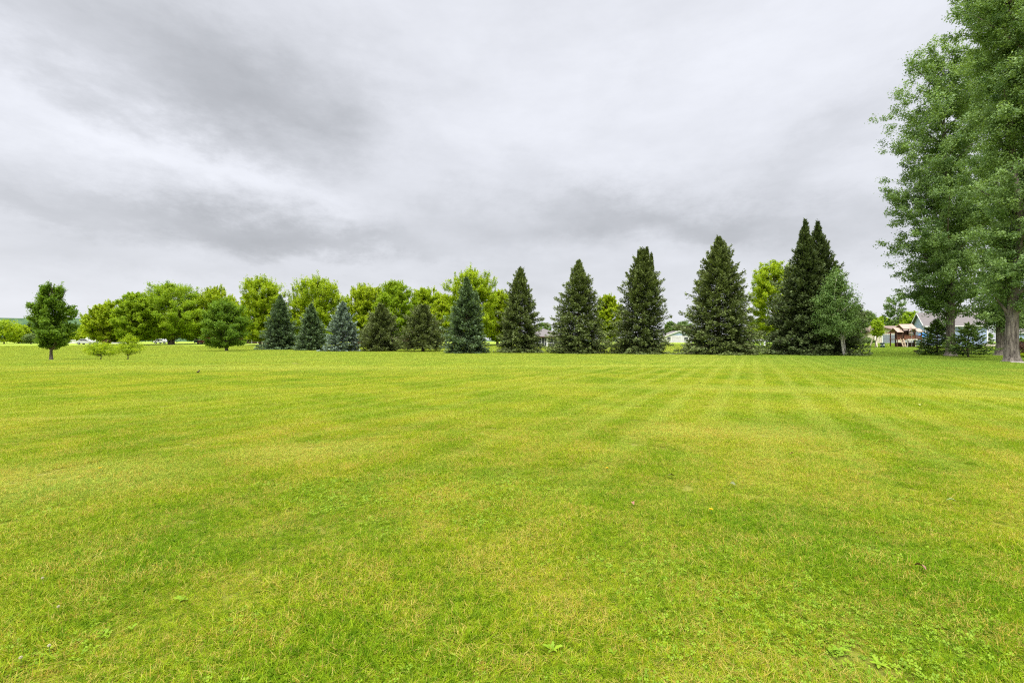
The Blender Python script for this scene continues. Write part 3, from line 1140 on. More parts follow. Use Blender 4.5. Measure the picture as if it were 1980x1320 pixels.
spruce('spruce_tree', 'small dark blue-green spruce between the silvery spruce and the farthest spruce', 603, 81, 588, 28, 'needle_bluegreen', 110, density=1.1, card=0.30, power=0.74)
spruce('spruce_tree', 'dark blue-green spruce at the far left end of the row', 541, 88, 572, 36, 'needle_bluegreen', 111, density=1.1, card=0.33, power=0.78)

# --- small spruces by the cottonwoods
spruce('young_spruce', 'young fresh green spruce on the left of the cottonwood trunk, before the blue house', 1812, 52.5, 620, 36, 'needle_fresh', 120, base_h=0.35, density=0.8, card=0.24, power=0.85, droop=-4, hang=0.0,
       group='young spruces by the cottonwoods', lump=0.2, trunk_r=0.08)
spruce('young_spruce', 'young fresh green spruce on the right of the cottonwood trunk, boughs held flat', 1872, 46, 628, 38, 'needle_fresh', 121, base_h=0.45, density=0.7, card=0.24, power=0.80, droop=-8, hang=0.0,
       group='young spruces by the cottonwoods', lump=0.25, trunk_r=0.08)
spruce('spruce_tree', 'distant dark blue spruce behind the lone left maple', 57, 150, 624, 15, 'needle_bluegreen', 122, density=0.6, card=0.6, power=0.7, group='far left trees')

# --- cottonwoods
deciduous('cottonwood_tree', 'tall full cottonwood rising behind the two young spruces', 'cottonwood tree', 1828, 50, 70, 617, 94, 'leaf_cotton', 201, bark='bark_cotton', prof='column',
          trunk_r=0.42, nclump=225, per=84, leaf=0.185, clump=0.43, lump=0.60, hollow=0.5, plume=(8, 2.1), trunk_px=1838, group='cottonwoods at the right edge')
deciduous('cottonwood_tree', 'nearest cottonwood with the thickest ridged trunk, at the right edge of the lawn', 'cottonwood tree', 1964, 35, -210, 620, 94, 'leaf_cotton', 202, bark='bark_cotton', prof='column',
          trunk_r=0.41, nclump=205, per=96, leaf=0.145, clump=0.35, lump=0.60, hollow=0.5, plume=(9, 1.7), trunk_px=1956, group='cottonwoods at the right edge')
deciduous('cottonwood_tree', 'cottonwood standing half hidden behind the thickest cottonwood trunk', 'cottonwood tree', 1950, 52, -40, 642, 110, 'leaf_cotton', 203, bark='bark_cotton', prof='column',
          trunk_r=0.46, nclump=200, per=74, leaf=0.20, clump=0.46, lump=0.5, hollow=0.5, plume=(8, 1.9), trunk_px=1936, group='cottonwoods at the right edge')
# aspen in front of the twin-topped spruce
deciduous('aspen_tree', 'aspen with pale white stems and soft green leaves in front of the tallest spruce', 'aspen tree', 1617, 50, 513, 656, 50, 'leaf_birch', 210, bark='bark_birch', prof='cone',
          trunk_r=0.18, nclump=330, per=72, leaf=0.135, clump=0.45, lump=0.5, stems=2, trunk_px=1634, hollow=0.5)

# --- left foreground trees
deciduous('maple_tree', 'lone dark green maple with bare twigs at its top, far left of the lawn', 'maple tree', 99, 40, 548, 674, 38, 'leaf_maple_dark', 220, prof='oval',
          trunk_r=0.13, nclump=120, per=70, leaf=0.125, clump=0.19, lump=0.6, plume=(7, 0.42), bare_top=True, shoots=0.25)
deciduous('young_tree', 'small spreading yellow-green tree, left one of the two near the lone maple', 'young tree', 195, 39, 660, 689, 33, 'leaf_maple_light', 221, prof='spread',
          trunk_r=0.05, nclump=150, per=40, leaf=0.085, clump=0.17, lump=0.6, hollow=0.55, open_=0.4, group='two small yellow-green trees')
deciduous('young_tree', 'small upright yellow-green tree, right one of the two near the lone maple', 'young tree', 250, 40.5, 643, 686, 31, 'leaf_maple_light', 222, prof='cone',
          trunk_r=0.05, nclump=170, per=40, leaf=0.085, clump=0.17, lump=0.6, hollow=0.55, open_=0.4, trunk_px=247, group='two small yellow-green trees')
deciduous('maple_tree', 'round dark green maple standing forward of the maple belt', 'maple tree', 433, 76, 577, 670, 47, 'leaf_maple_dark', 223, prof='broad', trunk_r=0.22,
          nclump=130, per=66, leaf=0.20, clump=0.36, lump=0.4, plume=(7, 0.8), trunk_px=438)

# --- the maple belt behind the row of spruces
G = 'maples in the belt behind the spruces'
BELT = [
    # px, d, top, base, hw, material, profile, shoots, stems, label
    (206, 122, 583, 658, 34, 'leaf_yellow', 'round', 0.25, 1, 'yellow-green maple at the left end of the maple belt'),
    (262, 118, 564, 655, 36, 'leaf_maple_mid', 'round', 0.1, 1, 'mid green maple second from the left end of the maple belt'),
    (331, 124, 547, 652, 58, 'leaf_maple_mid', 'broad', 0.05, 4, 'wide green maple with a many-stemmed trunk'),
    (418, 132, 555, 655, 42, 'leaf_yellow', 'round', 0.4, 1, 'pale yellow-green maple rising behind the round dark maple'),
    (507, 118, 537, 655, 49, 'leaf_maple_light', 'round', 0.35, 2, 'bright green maple directly left of the farthest spruce'),
    (615, 122, 536, 660, 56, 'leaf_maple_light', 'broad', 0.45, 1, 'bright bushy maple between the dark blue-green spruces and the silvery spruce'),
    (708, 130, 551, 655, 44, 'leaf_yellow', 'round', 0.4, 1, 'yellow-green maple behind the olive-brown spruce with ragged boughs'),
    (764, 122, 541, 652, 42, 'leaf_maple_mid', 'oval', 0.15, 1, 'green maple showing between the two olive-brown spruces'),
    (824, 132, 556, 655, 38, 'leaf_maple_light', 'round', 0.3, 1, 'light green maple behind the sparse olive-brown spruce'),
    (862, 128, 569, 655, 30, 'leaf_yellow', 'oval', 0.2, 1, 'low yellow maple filling the gap left of the greyish green spruce'),
    (913, 112, 519, 655, 49, 'leaf_maple_light', 'round', 0.25, 1, 'tallest round maple, behind the greyish green spruce'),
    (962, 122, 560, 655, 34, 'leaf_yellow', 'oval', 0.25, 1, 'yellow-green maple between the greyish green spruce and the narrow conical spruce'),
    (986, 140, 563, 655, 16, 'leaf_olive', 'oval', 0.3, 1, 'pale slim maple peeping out left of the narrow conical spruce'),
    (1176, 118, 570, 660, 27, 'leaf_yellow', 'oval', 0.3, 1, 'small yellow-green maple between two big green spruces'),
    (1497, 84, 503, 655, 50, 'leaf_maple_light', 'oval', 0.15, 1, 'bright yellow-green maple left of the twin-topped spruce'),
]
for k, (px, d, top, base, hw, m_, pf, sh, stm, lb) in enumerate(BELT):
    deciduous('maple_tree', lb, 'maple tree', px, d, top, base + 3, hw * 1.12, m_, 300 + k, prof=pf, shoots=sh, stems=stm, nclump=285, per=46, leaf=0.0026 * d * 0.9 + 0.02, clump=0.075 * hw / FPX * d, plume=(7, 0.19 * hw / FPX * d),
              trunk_r=0.34 if stm == 1 else 0.42, lump=0.34, group=G, hollow=0.42)

# --- far trees, right of centre
G = 'far trees behind the houses'
FAR = [
    (1052, 190, 623, 655, 16, 'leaf_far', 'round', 'far tree over the roof of the dark grey-roofed house'),
    (1296, 210, 620, 655, 14, 'leaf_far', 'round', 'far grey-green tree left behind the white gabled building'),
    (1322, 205, 621, 655, 22, 'leaf_far', 'round', 'far grey-green tree right behind the white gabled building'),
    (1462, 170, 618, 658, 26, 'leaf_far', 'broad', 'far dark tree seen under the bright yellow-green maple'),
    (1655, 120, 588, 655, 20, 'leaf_far', 'oval', 'dark tree just right of the white-stemmed aspen'),
    (1676, 150, 600, 650, 22, 'leaf_far', 'round', 'dark rounded tree above the left end of the tan house'),
    (1704, 165, 612, 650, 20, 'leaf_maple_mid', 'round', 'mid green tree behind the tan house roof'),
    (1729, 155, 571, 650, 21, 'leaf_far', 'column', 'tall loose poplar rising above the tan house roof'),
    (1745, 175, 612, 650, 24, 'leaf_far', 'round', 'dull green tree behind the playset roof'),
    (1759, 150, 601, 650, 20, 'leaf_maple_mid', 'round', 'bright round tree left of the blue house gable'),
    (1802, 170, 600, 650, 26, 'leaf_far', 'round', 'far tree behind the blue house roof'),
    (1860, 170, 596, 650, 34, 'leaf_far', 'round', 'far tree behind the right end of the blue house'),
    (1972, 190, 610, 655, 36, 'leaf_far', 'broad', 'far tree above the pale blue garage'),
]
for k, (px, d, top, base, hw, m_, pf, lb) in enumerate(FAR):
    deciduous('broadleaf_tree', lb, 'tree', px, d, top, base, hw, m_, 400 + k, prof=pf, nclump=170, per=42, leaf=0.0030 * d, trunk_r=0.2, lump=0.34, group=G,
              open_=0.5 if pf == 'column' else 0.0)

# --- far trees, left
G = 'far left trees'
LEFT = [
    (8, 130, 618, 662, 30, 'leaf_maple_light', 'broad', 'bushy', 'bright bushy tree at the far left edge of the field'),
    (36, 138, 628, 663, 20, 'leaf_yellow', 'broad', 'bushy', 'yellow-green bushy tree next to the one at the left edge'),
    (60, 128, 645, 662, 12, 'leaf_olive', 'round', 'small', 'small pale olive tree left of the lone dark maple'),
    (-40, 130, 622, 663, 30, 'leaf_maple_mid', 'broad', 'bushy', 'green tree just outside the left edge'),
    (82, 190, 628, 660, 22, 'leaf_far', 'round', 'far', 'far green tree hidden behind the lone dark maple'),
    (136, 190, 626, 660, 16, 'leaf_far', 'round', 'far', 'far dull green tree right behind the lone dark maple'),
    (158, 180, 628, 660, 18, 'leaf_far', 'round', 'far', 'far dull green tree left of the maple belt'),
    (170, 160, 620, 658, 15, 'leaf_maple_light', 'oval', 'far', 'green tree tucked against the left end of the maple belt'),
    (148, 140, 643, 662, 14, 'leaf_yellow', 'round', 'small', 'yellow-green shrub-like tree beside the white trailer'),
    (302, 170, 628, 660, 26, 'leaf_maple_mid', 'round', 'far', 'far green tree seen behind the wide many-stemmed maple'),
    (376, 165, 622, 660, 24, 'leaf_maple_dark', 'round', 'far', 'far dark tree behind the round dark maple'),
    (462, 165, 628, 660, 24, 'leaf_maple_mid', 'round', 'far', 'far green tree right of the round dark maple'),
    (560, 165, 612, 660, 26, 'leaf_maple_mid', 'round', 'far', 'far green tree between the two farthest spruces'),
    (790, 165, 606, 660, 30, 'leaf_maple_mid', 'round', 'far', 'far green tree behind the gap of the olive-brown spruces'),
    (862, 165, 606, 660, 28, 'leaf_maple_dark', 'round', 'far', 'far dark tree in the gap left of the greyish green spruce'),
]
for k, (px, d, top, base, hw, m_, pf, sort, lb) in enumerate(LEFT):
    if px < -20:
        continue
    deciduous('broadleaf_tree', lb, 'tree', px, d, top, base, hw, m_, 450 + k, prof=pf, nclump=190, per=42, leaf=0.0030 * d, trunk_r=0.16, lump=0.3, group=G)


def shrub(name, label, px, d, top, hw, mat, seed, leaf, group=None, cat='shrub', nclump=60, per=30):
    return deciduous(name, label, cat, px, d, top, 690, hw, mat, seed, prof='spread', nclump=nclump, per=per, leaf=leaf, trunk_r=0.05, lump=0.3, group=group)


shrub('shrub', 'low green shrub at the foot of the tan house, left of the leaning sapling', 1678, 100, 652, 15, 'leaf_far', 500, 0.22)
shrub('shrub', 'dark green shrub beside the blue house corner, seen between the cottonwood trunks', 1908, 92, 640, 14, 'leaf_maple_dark', 501, 0.22)
shrub('shrub', 'reddish brown shrub behind the thickest cottonwood trunk', 1978, 46, 660, 22, 'leaf_redbrown', 502, 0.10, nclump=120, per=40)
shrub('seedling', 'tiny brownish evergreen seedling alone on the grass near the young spruces', 1773, 54, 675, 7, 'leaf_brown', 503, 0.07, cat='seedling', nclump=26, per=20)
shrub('shrub', 'small dark shrub in front of the pale blue garage', 1974, 104, 652, 6, 'leaf_maple_dark', 504, 0.2)
shrub('shrub', 'bushy growth at the foot of the farther cottonwood, touching the right edge', 1982, 36.5, 684, 16, 'leaf_maple_light', 505, 0.07, nclump=90, per=40)
shrub('shrub', 'pinkish blossoming shrub before the white gabled house at the left', 206, 118, 656, 8, 'leaf_redbrown', 506, 0.3)
deciduous('sapling_tree', 'slim bright green sapling with a leaning dark stem, before the tan house', 'sapling', 1697, 86, 619, 653, 11, 'leaf_maple_mid', 510, prof='column', trunk_r=0.10,
          nclump=110, per=44, leaf=0.24, clump=0.36, trunk_px=1692)


# ------------------------------------------------------------------ houses
WHITE = plain('white_paint', (0.74, 0.74, 0.72), 0.5, 0.3, 0.06)
CREAM = plain('cream_paint', (0.62, 0.56, 0.46), 0.6, 0.25, 0.07)
DARKGLASS = plain('dark_glass', (0.03, 0.035, 0.045), 0.12, 0.6, 0.2)
GREYDOOR = plain('grey_door_paint', (0.22, 0.235, 0.28), 0.45, 0.35, 0.08)
FASCIA = plain('brown_trim', (0.11, 0.065, 0.045), 0.6, 0.3, 0.1)
ROOF_BROWN = shingle('brown_shingles', (0.12, 0.085, 0.066), (0.27, 0.205, 0.17))
ROOF_GREY = shingle('grey_shingles', (0.09, 0.08, 0.077), (0.21, 0.19, 0.18))
BLUE_SIDING = siding('pale_blue_siding', (0.38, 0.46, 0.66))
WHITE_SIDING = siding('white_siding', (0.60, 0.57, 0.63))
TAN_SIDING = siding('tan_siding', (0.60, 0.53, 0.44))
LAV_SIDING = siding('grey_lavender_siding', (0.40, 0.38, 0.40))
DARK_SIDING = siding('dark_siding', (0.075, 0.08, 0.085))
BRICK = plain('red_brown_brick', (0.22, 0.105, 0.08), 0.85, 0.15, 0.25, 18.0, bump=0.01)


def gable_block(root, x0, x1, y0, y1, eave, ridge, wall, roof, trim, axis='x', over=0.35, hip=False):
    """walls with gables and a two-slope roof, ridge along axis; local coordinates"""
    w = MB()
    xa, ya = (x0 + x1) / 2, (y0 + y1) / 2
    if axis == 'x':
        P = [(x0, y0, -0.3), (x1, y0, -0.3), (x1, y1, -0.3), (x0, y1, -0.3), (x0, y0, eave), (x1, y0, eave), (x1, y1, eave), (x0, y1, eave), (x0, ya, ridge), (x1, ya, ridge)]
        w.add(P, [[0, 1, 5, 4], [2, 3, 7, 6], [1, 2, 6, 5], [3, 0, 4, 7]])
        if not hip:
            w.add(P, [[5, 6, 9], [7, 4, 8]])
    else:
        P = [(x0, y0, -0.3), (x1, y0, -0.3), (x1, y1, -0.3), (x0, y1, -0.3), (x0, y0, eave), (x1, y0, eave), (x1, y1, eave), (x0, y1, eave), (xa, y0, ridge), (xa, y1, ridge)]
        w.add(P, [[0, 1, 5, 4], [2, 3, 7, 6], [1, 2, 6, 5], [3, 0, 4, 7]])
        w.add(P, [[4, 5, 8], [6, 7, 9]])
    w.build('wall', wall, root)
    r = MB()
    t = 0.14
    lift = 0.16
    if axis == 'x':
        sl = (ridge - eave) / ((y1 - y0) / 2)
        o = over
        ze = eave - sl * o + lift
        zr = ridge + lift
        if hip:
            k = (y1 - y0) / 2
            a, b = x0 + k, x1 - k
            if a > b:
                a = b = xa
            e0, e1, e2, e3 = (x0 - o, y0 - o, ze), (x1 + o, y0 - o, ze), (x1 + o, y1 + o, ze), (x0 - o, y1 + o, ze)
            g0, g1 = (a, ya, zr), (b + 0.01, ya, zr)
            r.slab([e0, e1, g1, g0], t)
            r.slab([e2, e3, g0, g1], t)
            V = np.array([e1, e2, g1, (g1[0], g1[1], g1[2] - t), (e1[0], e1[1], e1[2] - t), (e2[0], e2[1], e2[2] - t)])
            r.add(V, [[0, 1, 2], [5, 4, 3]])
            V = np.array([e3, e0, g0, (g0[0], g0[1], g0[2] - t), (e3[0], e3[1], e3[2] - t), (e0[0], e0[1], e0[2] - t)])
            r.add(V, [[0, 1, 2], [5, 4, 3]])
        else:
            r.slab([(x0 - o, y0 - o, ze), (x1 + o, y0 - o, ze), (x1 + o, ya, zr), (x0 - o, ya, zr)], t)
            r.slab([(x1 + o, y1 + o, ze), (x0 - o, y1 + o, ze), (x0 - o, ya, zr), (x1 + o, ya, zr)], t)
    else:
        sl = (ridge - eave) / ((x1 - x0) / 2)
        o = over
        ze = eave - sl * o + lift
        zr = ridge + lift
        r.slab([(x0 - o, y0 - o, ze), (xa, y0 - o, zr), (xa, y1 + o, zr), (x0 - o, y1 + o, ze)], t)
        r.slab([(x1 + o, y1 + o, ze), (xa, y1 + o, zr), (xa, y0 - o, zr), (x1 + o, y0 - o, ze)], t)
    r.build('roof', roof, root)
    hh = 0.22
    if axis == 'x':
        for yy in (y0 - o - 0.02, y1 + o + 0.02):
            MB().box((xa, yy, ze - 0.13), (x1 - x0 + 2 * o, 0.04, hh)).build('fascia', trim, root)
        if not hip:
            for xx in (x0 - o - 0.02, x1 + o + 0.02):
                for ye in (y0 - o, y1 + o):
                    MB().beam((xx, ye, ze - 0.12), (xx, ya, zr - 0.12), 0.04, hh).build('bargeboard', trim, root)
    else:
        for xx in (x0 - o - 0.02, x1 + o + 0.02):
            MB().box((xx, ya, ze - 0.13), (0.04, y1 - y0 + 2 * o, hh)).build('fascia', trim, root)
        for yy in (y0 - o - 0.02, y1 + o + 0.02):
            for xe in (x0 - o, x1 + o):
                MB().beam((xe, yy, ze - 0.12), (xa, yy, zr - 0.12), 0.04, hh).build('bargeboard', trim, root)


def window(root, x, y, z, w, h, face='y', trim=WHITE):
    """framed window on a wall facing -y (face 'y') or -x (face 'x')"""
    fr, pn = MB(), MB()
    t = 0.09
    if face == 'y':
        for dx_ in (-1, 1):
            fr.box((x + dx_ * (w / 2 + t / 2), y - 0.03, z), (t, 0.08, h + 2 * t))
        for dz_ in (-1, 1):
            fr.box((x, y - 0.03, z + dz_ * (h / 2 + t / 2)), (w, 0.08, t))
        fr.box((x, y - 0.035, z), (w, 0.05, 0.05))
        pn.box((x, y - 0.012, z), (w, 0.02, h))
    else:
        for dx_ in (-1, 1):
            fr.box((x - 0.03, y + dx_ * (w / 2 + t / 2), z), (0.08, t, h + 2 * t))
        for dz_ in (-1, 1):
            fr.box((x - 0.03, y, z + dz_ * (h / 2 + t / 2)), (0.08, w, t))
        fr.box((x - 0.035, y, z), (0.05, w, 0.05))
        pn.box((x - 0.012, y, z), (0.02, w, h))
    f = fr.build('window', trim, root)
    pn.build('pane', DARKGLASS, f)


def garage_door(root, x, y, w, h, mat=GREYDOOR, trim=WHITE):
    d_ = MB()
    rows = 4
    for k in range(rows):
        for c in range(4):
            d_.box((x - w / 2 + w * (c + 0.5) / 4, y - 0.03, h * (k + 0.5) / rows), (w / 4 - 0.05, 0.03, h / rows - 0.05))
    d_.box((x, y - 0.008, h / 2), (w, 0.03, h))
    o = d_.build('garage_door', mat, root)
    fr = MB()
    for s in (-1, 1):
        fr.box((x + s * (w / 2 + 0.07), y - 0.03, h / 2), (0.14, 0.09, h))
    fr.box((x, y - 0.03, h + 0.07), (w + 0.28, 0.09, 0.14))
    fr.build('frame', trim, o)


def house(label, px, d, rz, name='house'):
    x, y, z = at(px, d)
    return thing(name, (x, y, z), label, 'house', None, rz)


# tan ranch house with a front gable over its garage
az_ = -math.atan2((1709 - 990) / FPX, 1.0)
h = house('tan ranch house with brown roof and a grey garage door under its front gable', 1709, 118, R(-20))
k = 118 / FPX
gable_block(h, -26 * k, 27 * k * 1.05, 0.0, 7.0, 2.75, 3.85, TAN_SIDING, ROOF_BROWN, FASCIA, 'y', 0.5)
gable_block(h, -44 * k, 70 * k, 5.0, 13.0, 2.70, 4.55, LAV_SIDING, ROOF_BROWN, FASCIA, 'x', 0.5)
garage_door(h, 8.5 * k, 0.0, 21 * k, 2.15)
garage_door(h, -35 * k, 5.0, 12 * k, 2.1)
window(h, 45 * k, 5.0, 1.5, 1.4, 1.1)
window(h, 60 * k, 5.0, 1.5, 1.4, 1.1)

# pale blue two-storey house, gable end towards us
hx, hy = 86.3, 95.0
hz0 = float(gz(hx, hy))
h = thing('house', (hx, hy, hz0), 'pale blue two-storey house with a steep gable and grey-brown roof', 'house', None, R(-26))
e1, r1 = zpx(628.5, 95) - hz0, zpx(606, 98) - hz0
gable_block(h, 0.0, 9.6, 0.0, 7.4, e1, r1, BLUE_SIDING, ROOF_GREY, WHITE, 'x', 0.45)
window(h, 0.0, 2.0, 2.6, 0.55, 1.3, 'x')
window(h, 0.0, 5.4, 3.2, 0.5, 0.8, 'x')
window(h, 3.0, 0.0, 2.6, 1.2, 1.2)
window(h, 7.2, 0.0, 2.6, 1.2, 1.2)
for xx in (0.06, 9.54):
    MB().box((xx, -0.02, e1 / 2), (0.18, 0.05, e1 - 0.1)).build('corner_board', WHITE, h)

# pale blue garage at the right edge
h = house('pale blue garage with a low dark roof, right of the thickest cottonwood trunk', 1969, 110, R(-35), 'garage')
h['category'] = 'garage'
gable_block(h, 0, 9.0, 0, 6.5, 2.7, 3.9, BLUE_SIDING, ROOF_GREY, WHITE, 'x', 0.4)
garage_door(h, 4.6, 0.0, 4.6, 2.1, WHITE)

# dark house between two spruces
h = house('low dark house with a grey-brown hipped roof, half hidden between two spruces', 1057, 106, R(4))
k = 106 / FPX
gable_block(h, -36 * k, 34 * k, 0, 9.0, 2.45, 4.2, DARK_SIDING, ROOF_GREY, FASCIA, 'x', 0.6, hip=True)
window(h, -1.0 * k, 0.0, 1.05, 0.55, 1.6)
window(h, 8 * k, 0.0, 1.4, 1.3, 1.1)
window(h, -16 * k, 0.0, 1.4, 1.3, 1.1)
pr = MB()
pr.box((0.8 * k, -0.06, 1.0), (0.34, 0.06, 1.9))
pr.build('door', WHITE, h)

# white building with a pale blue gable
h = house('white low building with a pale blue gable, between two large spruces', 1312, 140, R(-6), 'building')
h['category'] = 'building'
k = 140 / FPX
gable_block(h, -24 * k, 26 * k, 0, 9, 2.05, 3.55, WHITE_SIDING, ROOF_GREY, WHITE, 'y', 0.4)
gp = MB()
gp.add([(-19 * k, -0.03, 2.2), (21 * k, -0.03, 2.2), (1 * k, -0.03, 3.36), (-19 * k, 0.02, 2.2), (21 * k, 0.02, 2.2), (1 * k, 0.02, 3.36)], [[0, 1, 2], [5, 4, 3]])
gp.build('gable_panel', BLUE_SIDING, h)
garage_door(h, -4 * k, 0.0, 3.0, 1.9, WHITE_SIDING)
window(h, 14 * k, 0.0, 1.2, 1.2, 0.9)
window(h, -18 * k, 0.0, 1.2, 1.0, 0.9)

# red-brown house behind the olive spruces
h = house('red-brown brick house with a pale roof, glimpsed behind the olive-brown spruces', 735, 140, R(5))
gable_block(h, -8.5, 8.5, 0, 8, 2.3, 4.6, BRICK, ROOF_BROWN, WHITE, 'x', 0.5)
window(h, -5.0, 0.0, 1.3, 1.5, 1.1)
window(h, 0.0, 0.0, 1.3, 1.5, 1.1)
window(h, 4.6, 0.0, 1.3, 1.5, 1.1)

# house at the far left with its white gable
h = house('small white gabled house beyond the field at the left', 205, 138, R(10))
k = 138 / FPX
gable_block(h, -20 * k, 20 * k, 0, 8, 1.75, 2.9, WHITE_SIDING, ROOF_GREY, WHITE, 'y', 0.4)
window(h, -11 * k, 0.0, 1.0, 0.9, 0.9)
window(h, 13 * k, 0.0, 1.0, 0.9, 0.9)
dr = MB()
dr.box((3 * k, -0.03, 0.95), (0.95, 0.06, 1.9))
dr.build('door', FASCIA, h)
h = house('pinkish cottage with white porch posts, glimpsed right of the round dark maple', 484, 140, R(0))
gable_block(h, -3.4, 3.4, 0, 6, 2.0, 3.2, plain('pink_stucco', (0.50, 0.34, 0.29)), ROOF_GREY, WHITE, 'x', 0.4)
for xx in (-3.0, -1.2, 1.2, 3.0):
    MB().box((xx, -1.3, 0.9), (0.16, 0.16, 2.0)).build('porch_post', WHITE, h)
pr = MB()
pr.slab([(-3.7, -1.7, 1.95), (3.7, -1.7, 1.95), (3.7, -0.02, 2.12), (-3.7, -0.02, 2.12)], 0.1)
pr.build('porch_roof', ROOF_GREY, h)
window(h, -0.2, 0.0, 1.1, 1.2, 1.0)

# white fence at the far left
x, y, z = at(136, 136)
fn_ = thing('fence', (x, y, z), 'low white board fence at the far end of the left field', 'fence')
fb = MB()
for i in range(5):
    fb.box((-1.5 + i * 0.75, 0, 0.55), (0.12, 0.10, 1.3))
for zz_ in (0.25, 0.6, 0.95):
    fb.box((0, -0.07, zz_), (3.2, 0.03, 0.26))
fb.build('board_panel', WHITE, fn_)


# ------------------------------------------------------------------ vehicles (small in the photograph)
RUBBER = plain('black_rubber', (0.02, 0.02, 0.021), 0.8, 0.2)
STEEL = plain('galvanised_steel', (0.42, 0.43, 0.44), 0.4, 0.5, 0.1, metal=0.7)


def body_loft(mb, prof, w, y_c=0.0, inset=0.0):
    """side outline (x,z) pushed across width w with rounded shoulders"""
    p = np.array(prof, float)
    n = len(p)
    c = p.mean(0)
    layers = [(-w / 2, 0.90), (-w / 2 + 0.10, 1.0), (w / 2 - 0.10, 1.0), (w / 2, 0.90)]
    V = []
    for yy, s in layers:
        q = c + (p - c) * np.array([0.985 if s < 1 else 1.0, s])
        V += [(a, y_c + yy, b) for a, b in q]
    F = []
    for k in range(3):
        for i in range(n):
            j = (i + 1) % n
            F.append([k * n + i, k * n + j, (k + 1) * n + j, (k + 1) * n + i])
    mb.add(V, F)
    for k in (0, 3):
        ring = np.array(V[k * n:(k + 1) * n])
        vv = np.vstack([ring, ring.mean(0)])
        mb.add(vv, [[i, (i + 1) % n, n] for i in range(n)])


def wheel(root, x, y, r, w=0.22):
    t = MB()
    t.lathe((0, 0, 0), [(r * 0.62, -w / 2), (r * 0.92, -w / 2), (r, -w / 3), (r, w / 3), (r * 0.92, w / 2), (r * 0.62, w / 2), (r * 0.62, -w / 2)], 20)
    o = t.build('wheel', RUBBER, root)
    o.rotation_euler = (R(90), 0, 0)
    o.location = (x, y, r)
    h_ = MB()
    h_.lathe((0, 0, 0), [(0.001, -w * 0.30), (r * 0.6, -w * 0.34), (r * 0.61, w * 0.34), (0.001, w * 0.30)], 14)
    h_.build('rim', STEEL, o)


def car(label, px, d, rz, col, kind='car', group='parked vehicles', name='parked_car'):
    x, y, z = at(px, d)
    root = thing(name, (x, y, z), label, kind, group, rz)
    b = MB()
    if kind == 'pickup':
        body_loft(b, [(-2.6, 0.35), (2.6, 0.35), (2.65, 0.85), (2.45, 1.02), (1.1, 1.08), (-2.6, 1.05)], 1.85)
        cab = [(-0.75, 1.04), (1.15, 1.06), (0.55, 1.72), (-0.65, 1.74)]
        gl = [(-0.66, 1.12), (0.98, 1.14), (0.5, 1.62), (-0.6, 1.64)]
        wb = 1.65
    else:
        body_loft(b, [(-2.15, 0.33), (2.15, 0.33), (2.2, 0.68), (2.0, 0.86), (1.0, 0.95), (-1.9, 0.98), (-2.2, 0.8)], 1.75)
        cab = [(-1.75, 0.95), (1.05, 0.93), (0.35, 1.46), (-1.1, 1.48)]
        gl = [(-1.5, 1.0), (0.86, 0.99), (0.3, 1.38), (-1.02, 1.40)]
        wb = 1.35
    body_loft(b, cab, 1.56)
    paint = plain('car_paint_' + kind + label.split()[0], col, 0.25, 0.5, 0.03)
    b.build('body', paint, root)
    g = MB()
    body_loft(g, gl, 1.60)
    g.build('window', DARKGLASS, root)
    for sx in (-1, 1):
        for sy in (-1, 1):
            wheel(root, sx * wb, sy * 0.80, 0.33)
    for sy in (-1, 1):
        l = MB()
        l.box((2.17 if kind != 'pickup' else 2.6, sy * 0.62, 0.70), (0.08, 0.28, 0.14))
        l.build('headlight', WHITE, root)
    return root


car('white car parked by the white gabled house at the far left', 168, 124, R(8), (0.52, 0.52, 0.52))
car('white car glimpsed under the wide many-stemmed maple', 314, 134, R(-5), (0.55, 0.55, 0.54))
car('dark red pickup glimpsed left of the round dark maple', 404, 128, R(180), (0.22, 0.03, 0.03), 'pickup', name='pickup_truck')


# white boxy camper/trailer beside the dark red truck
def trailer(label, px, d, rz, L, W_, H_, col_top, col_low):
    x, y, z = at(px, d)
    root = thing('trailer', (x, y, z), label, 'trailer', 'parked vehicles', rz)
    b = MB()
    body_loft(b, [(-L / 2, 0.95), (L / 2, 0.95), (L / 2 + 0.1, H_ - 0.5), (L / 2 - 0.25, H_), (-L / 2 + 0.2, H_), (-L / 2 - 0.05, H_ - 0.4)], W_)
    b.build('body', col_top, root)
    l = MB()
    body_loft(l, [(-L / 2, 0.42), (L / 2, 0.42), (L / 2 + 0.02, 0.94), (-L / 2 - 0.02, 0.94)], W_ - 0.02)
    l.build('lower_body', col_low, root)
    for sy in (-1, 1):
        wheel(root, -0.3, sy * (W_ / 2 - 0.05), 0.34)
    t = MB()
    t.beam((L / 2, 0, 0.5), (L / 2 + 1.2, 0, 0.45), 0.1)
    t.beam((L / 2 + 1.1, 0, 0.0), (L / 2 + 1.1, 0, 0.5), 0.07)
    t.build('hitch', STEEL, root)
    w = MB()
    for s in (-1, 1):
        w.box((s * L * 0.22, -W_ / 2 - 0.005, (0.95 + H_) / 2 + 0.1), (0.8, 0.03, 0.5))
    w.build('window', DARKGLASS, root)
    return root


TEAL = plain('teal_paint', (0.06, 0.16, 0.16), 0.4, 0.4, 0.05)
trailer('small trailer, white above and teal below, beside the dark red pickup', 389, 129, R(4), 2.6, 1.8, 1.75, WHITE, TEAL)
trailer('white camper trailer beyond the field, just right of the lone dark maple', 186, 131, R(6), 4.2, 2.0, 1.9, WHITE, plain('pale_grey_paint', (0.5, 0.5, 0.5)))


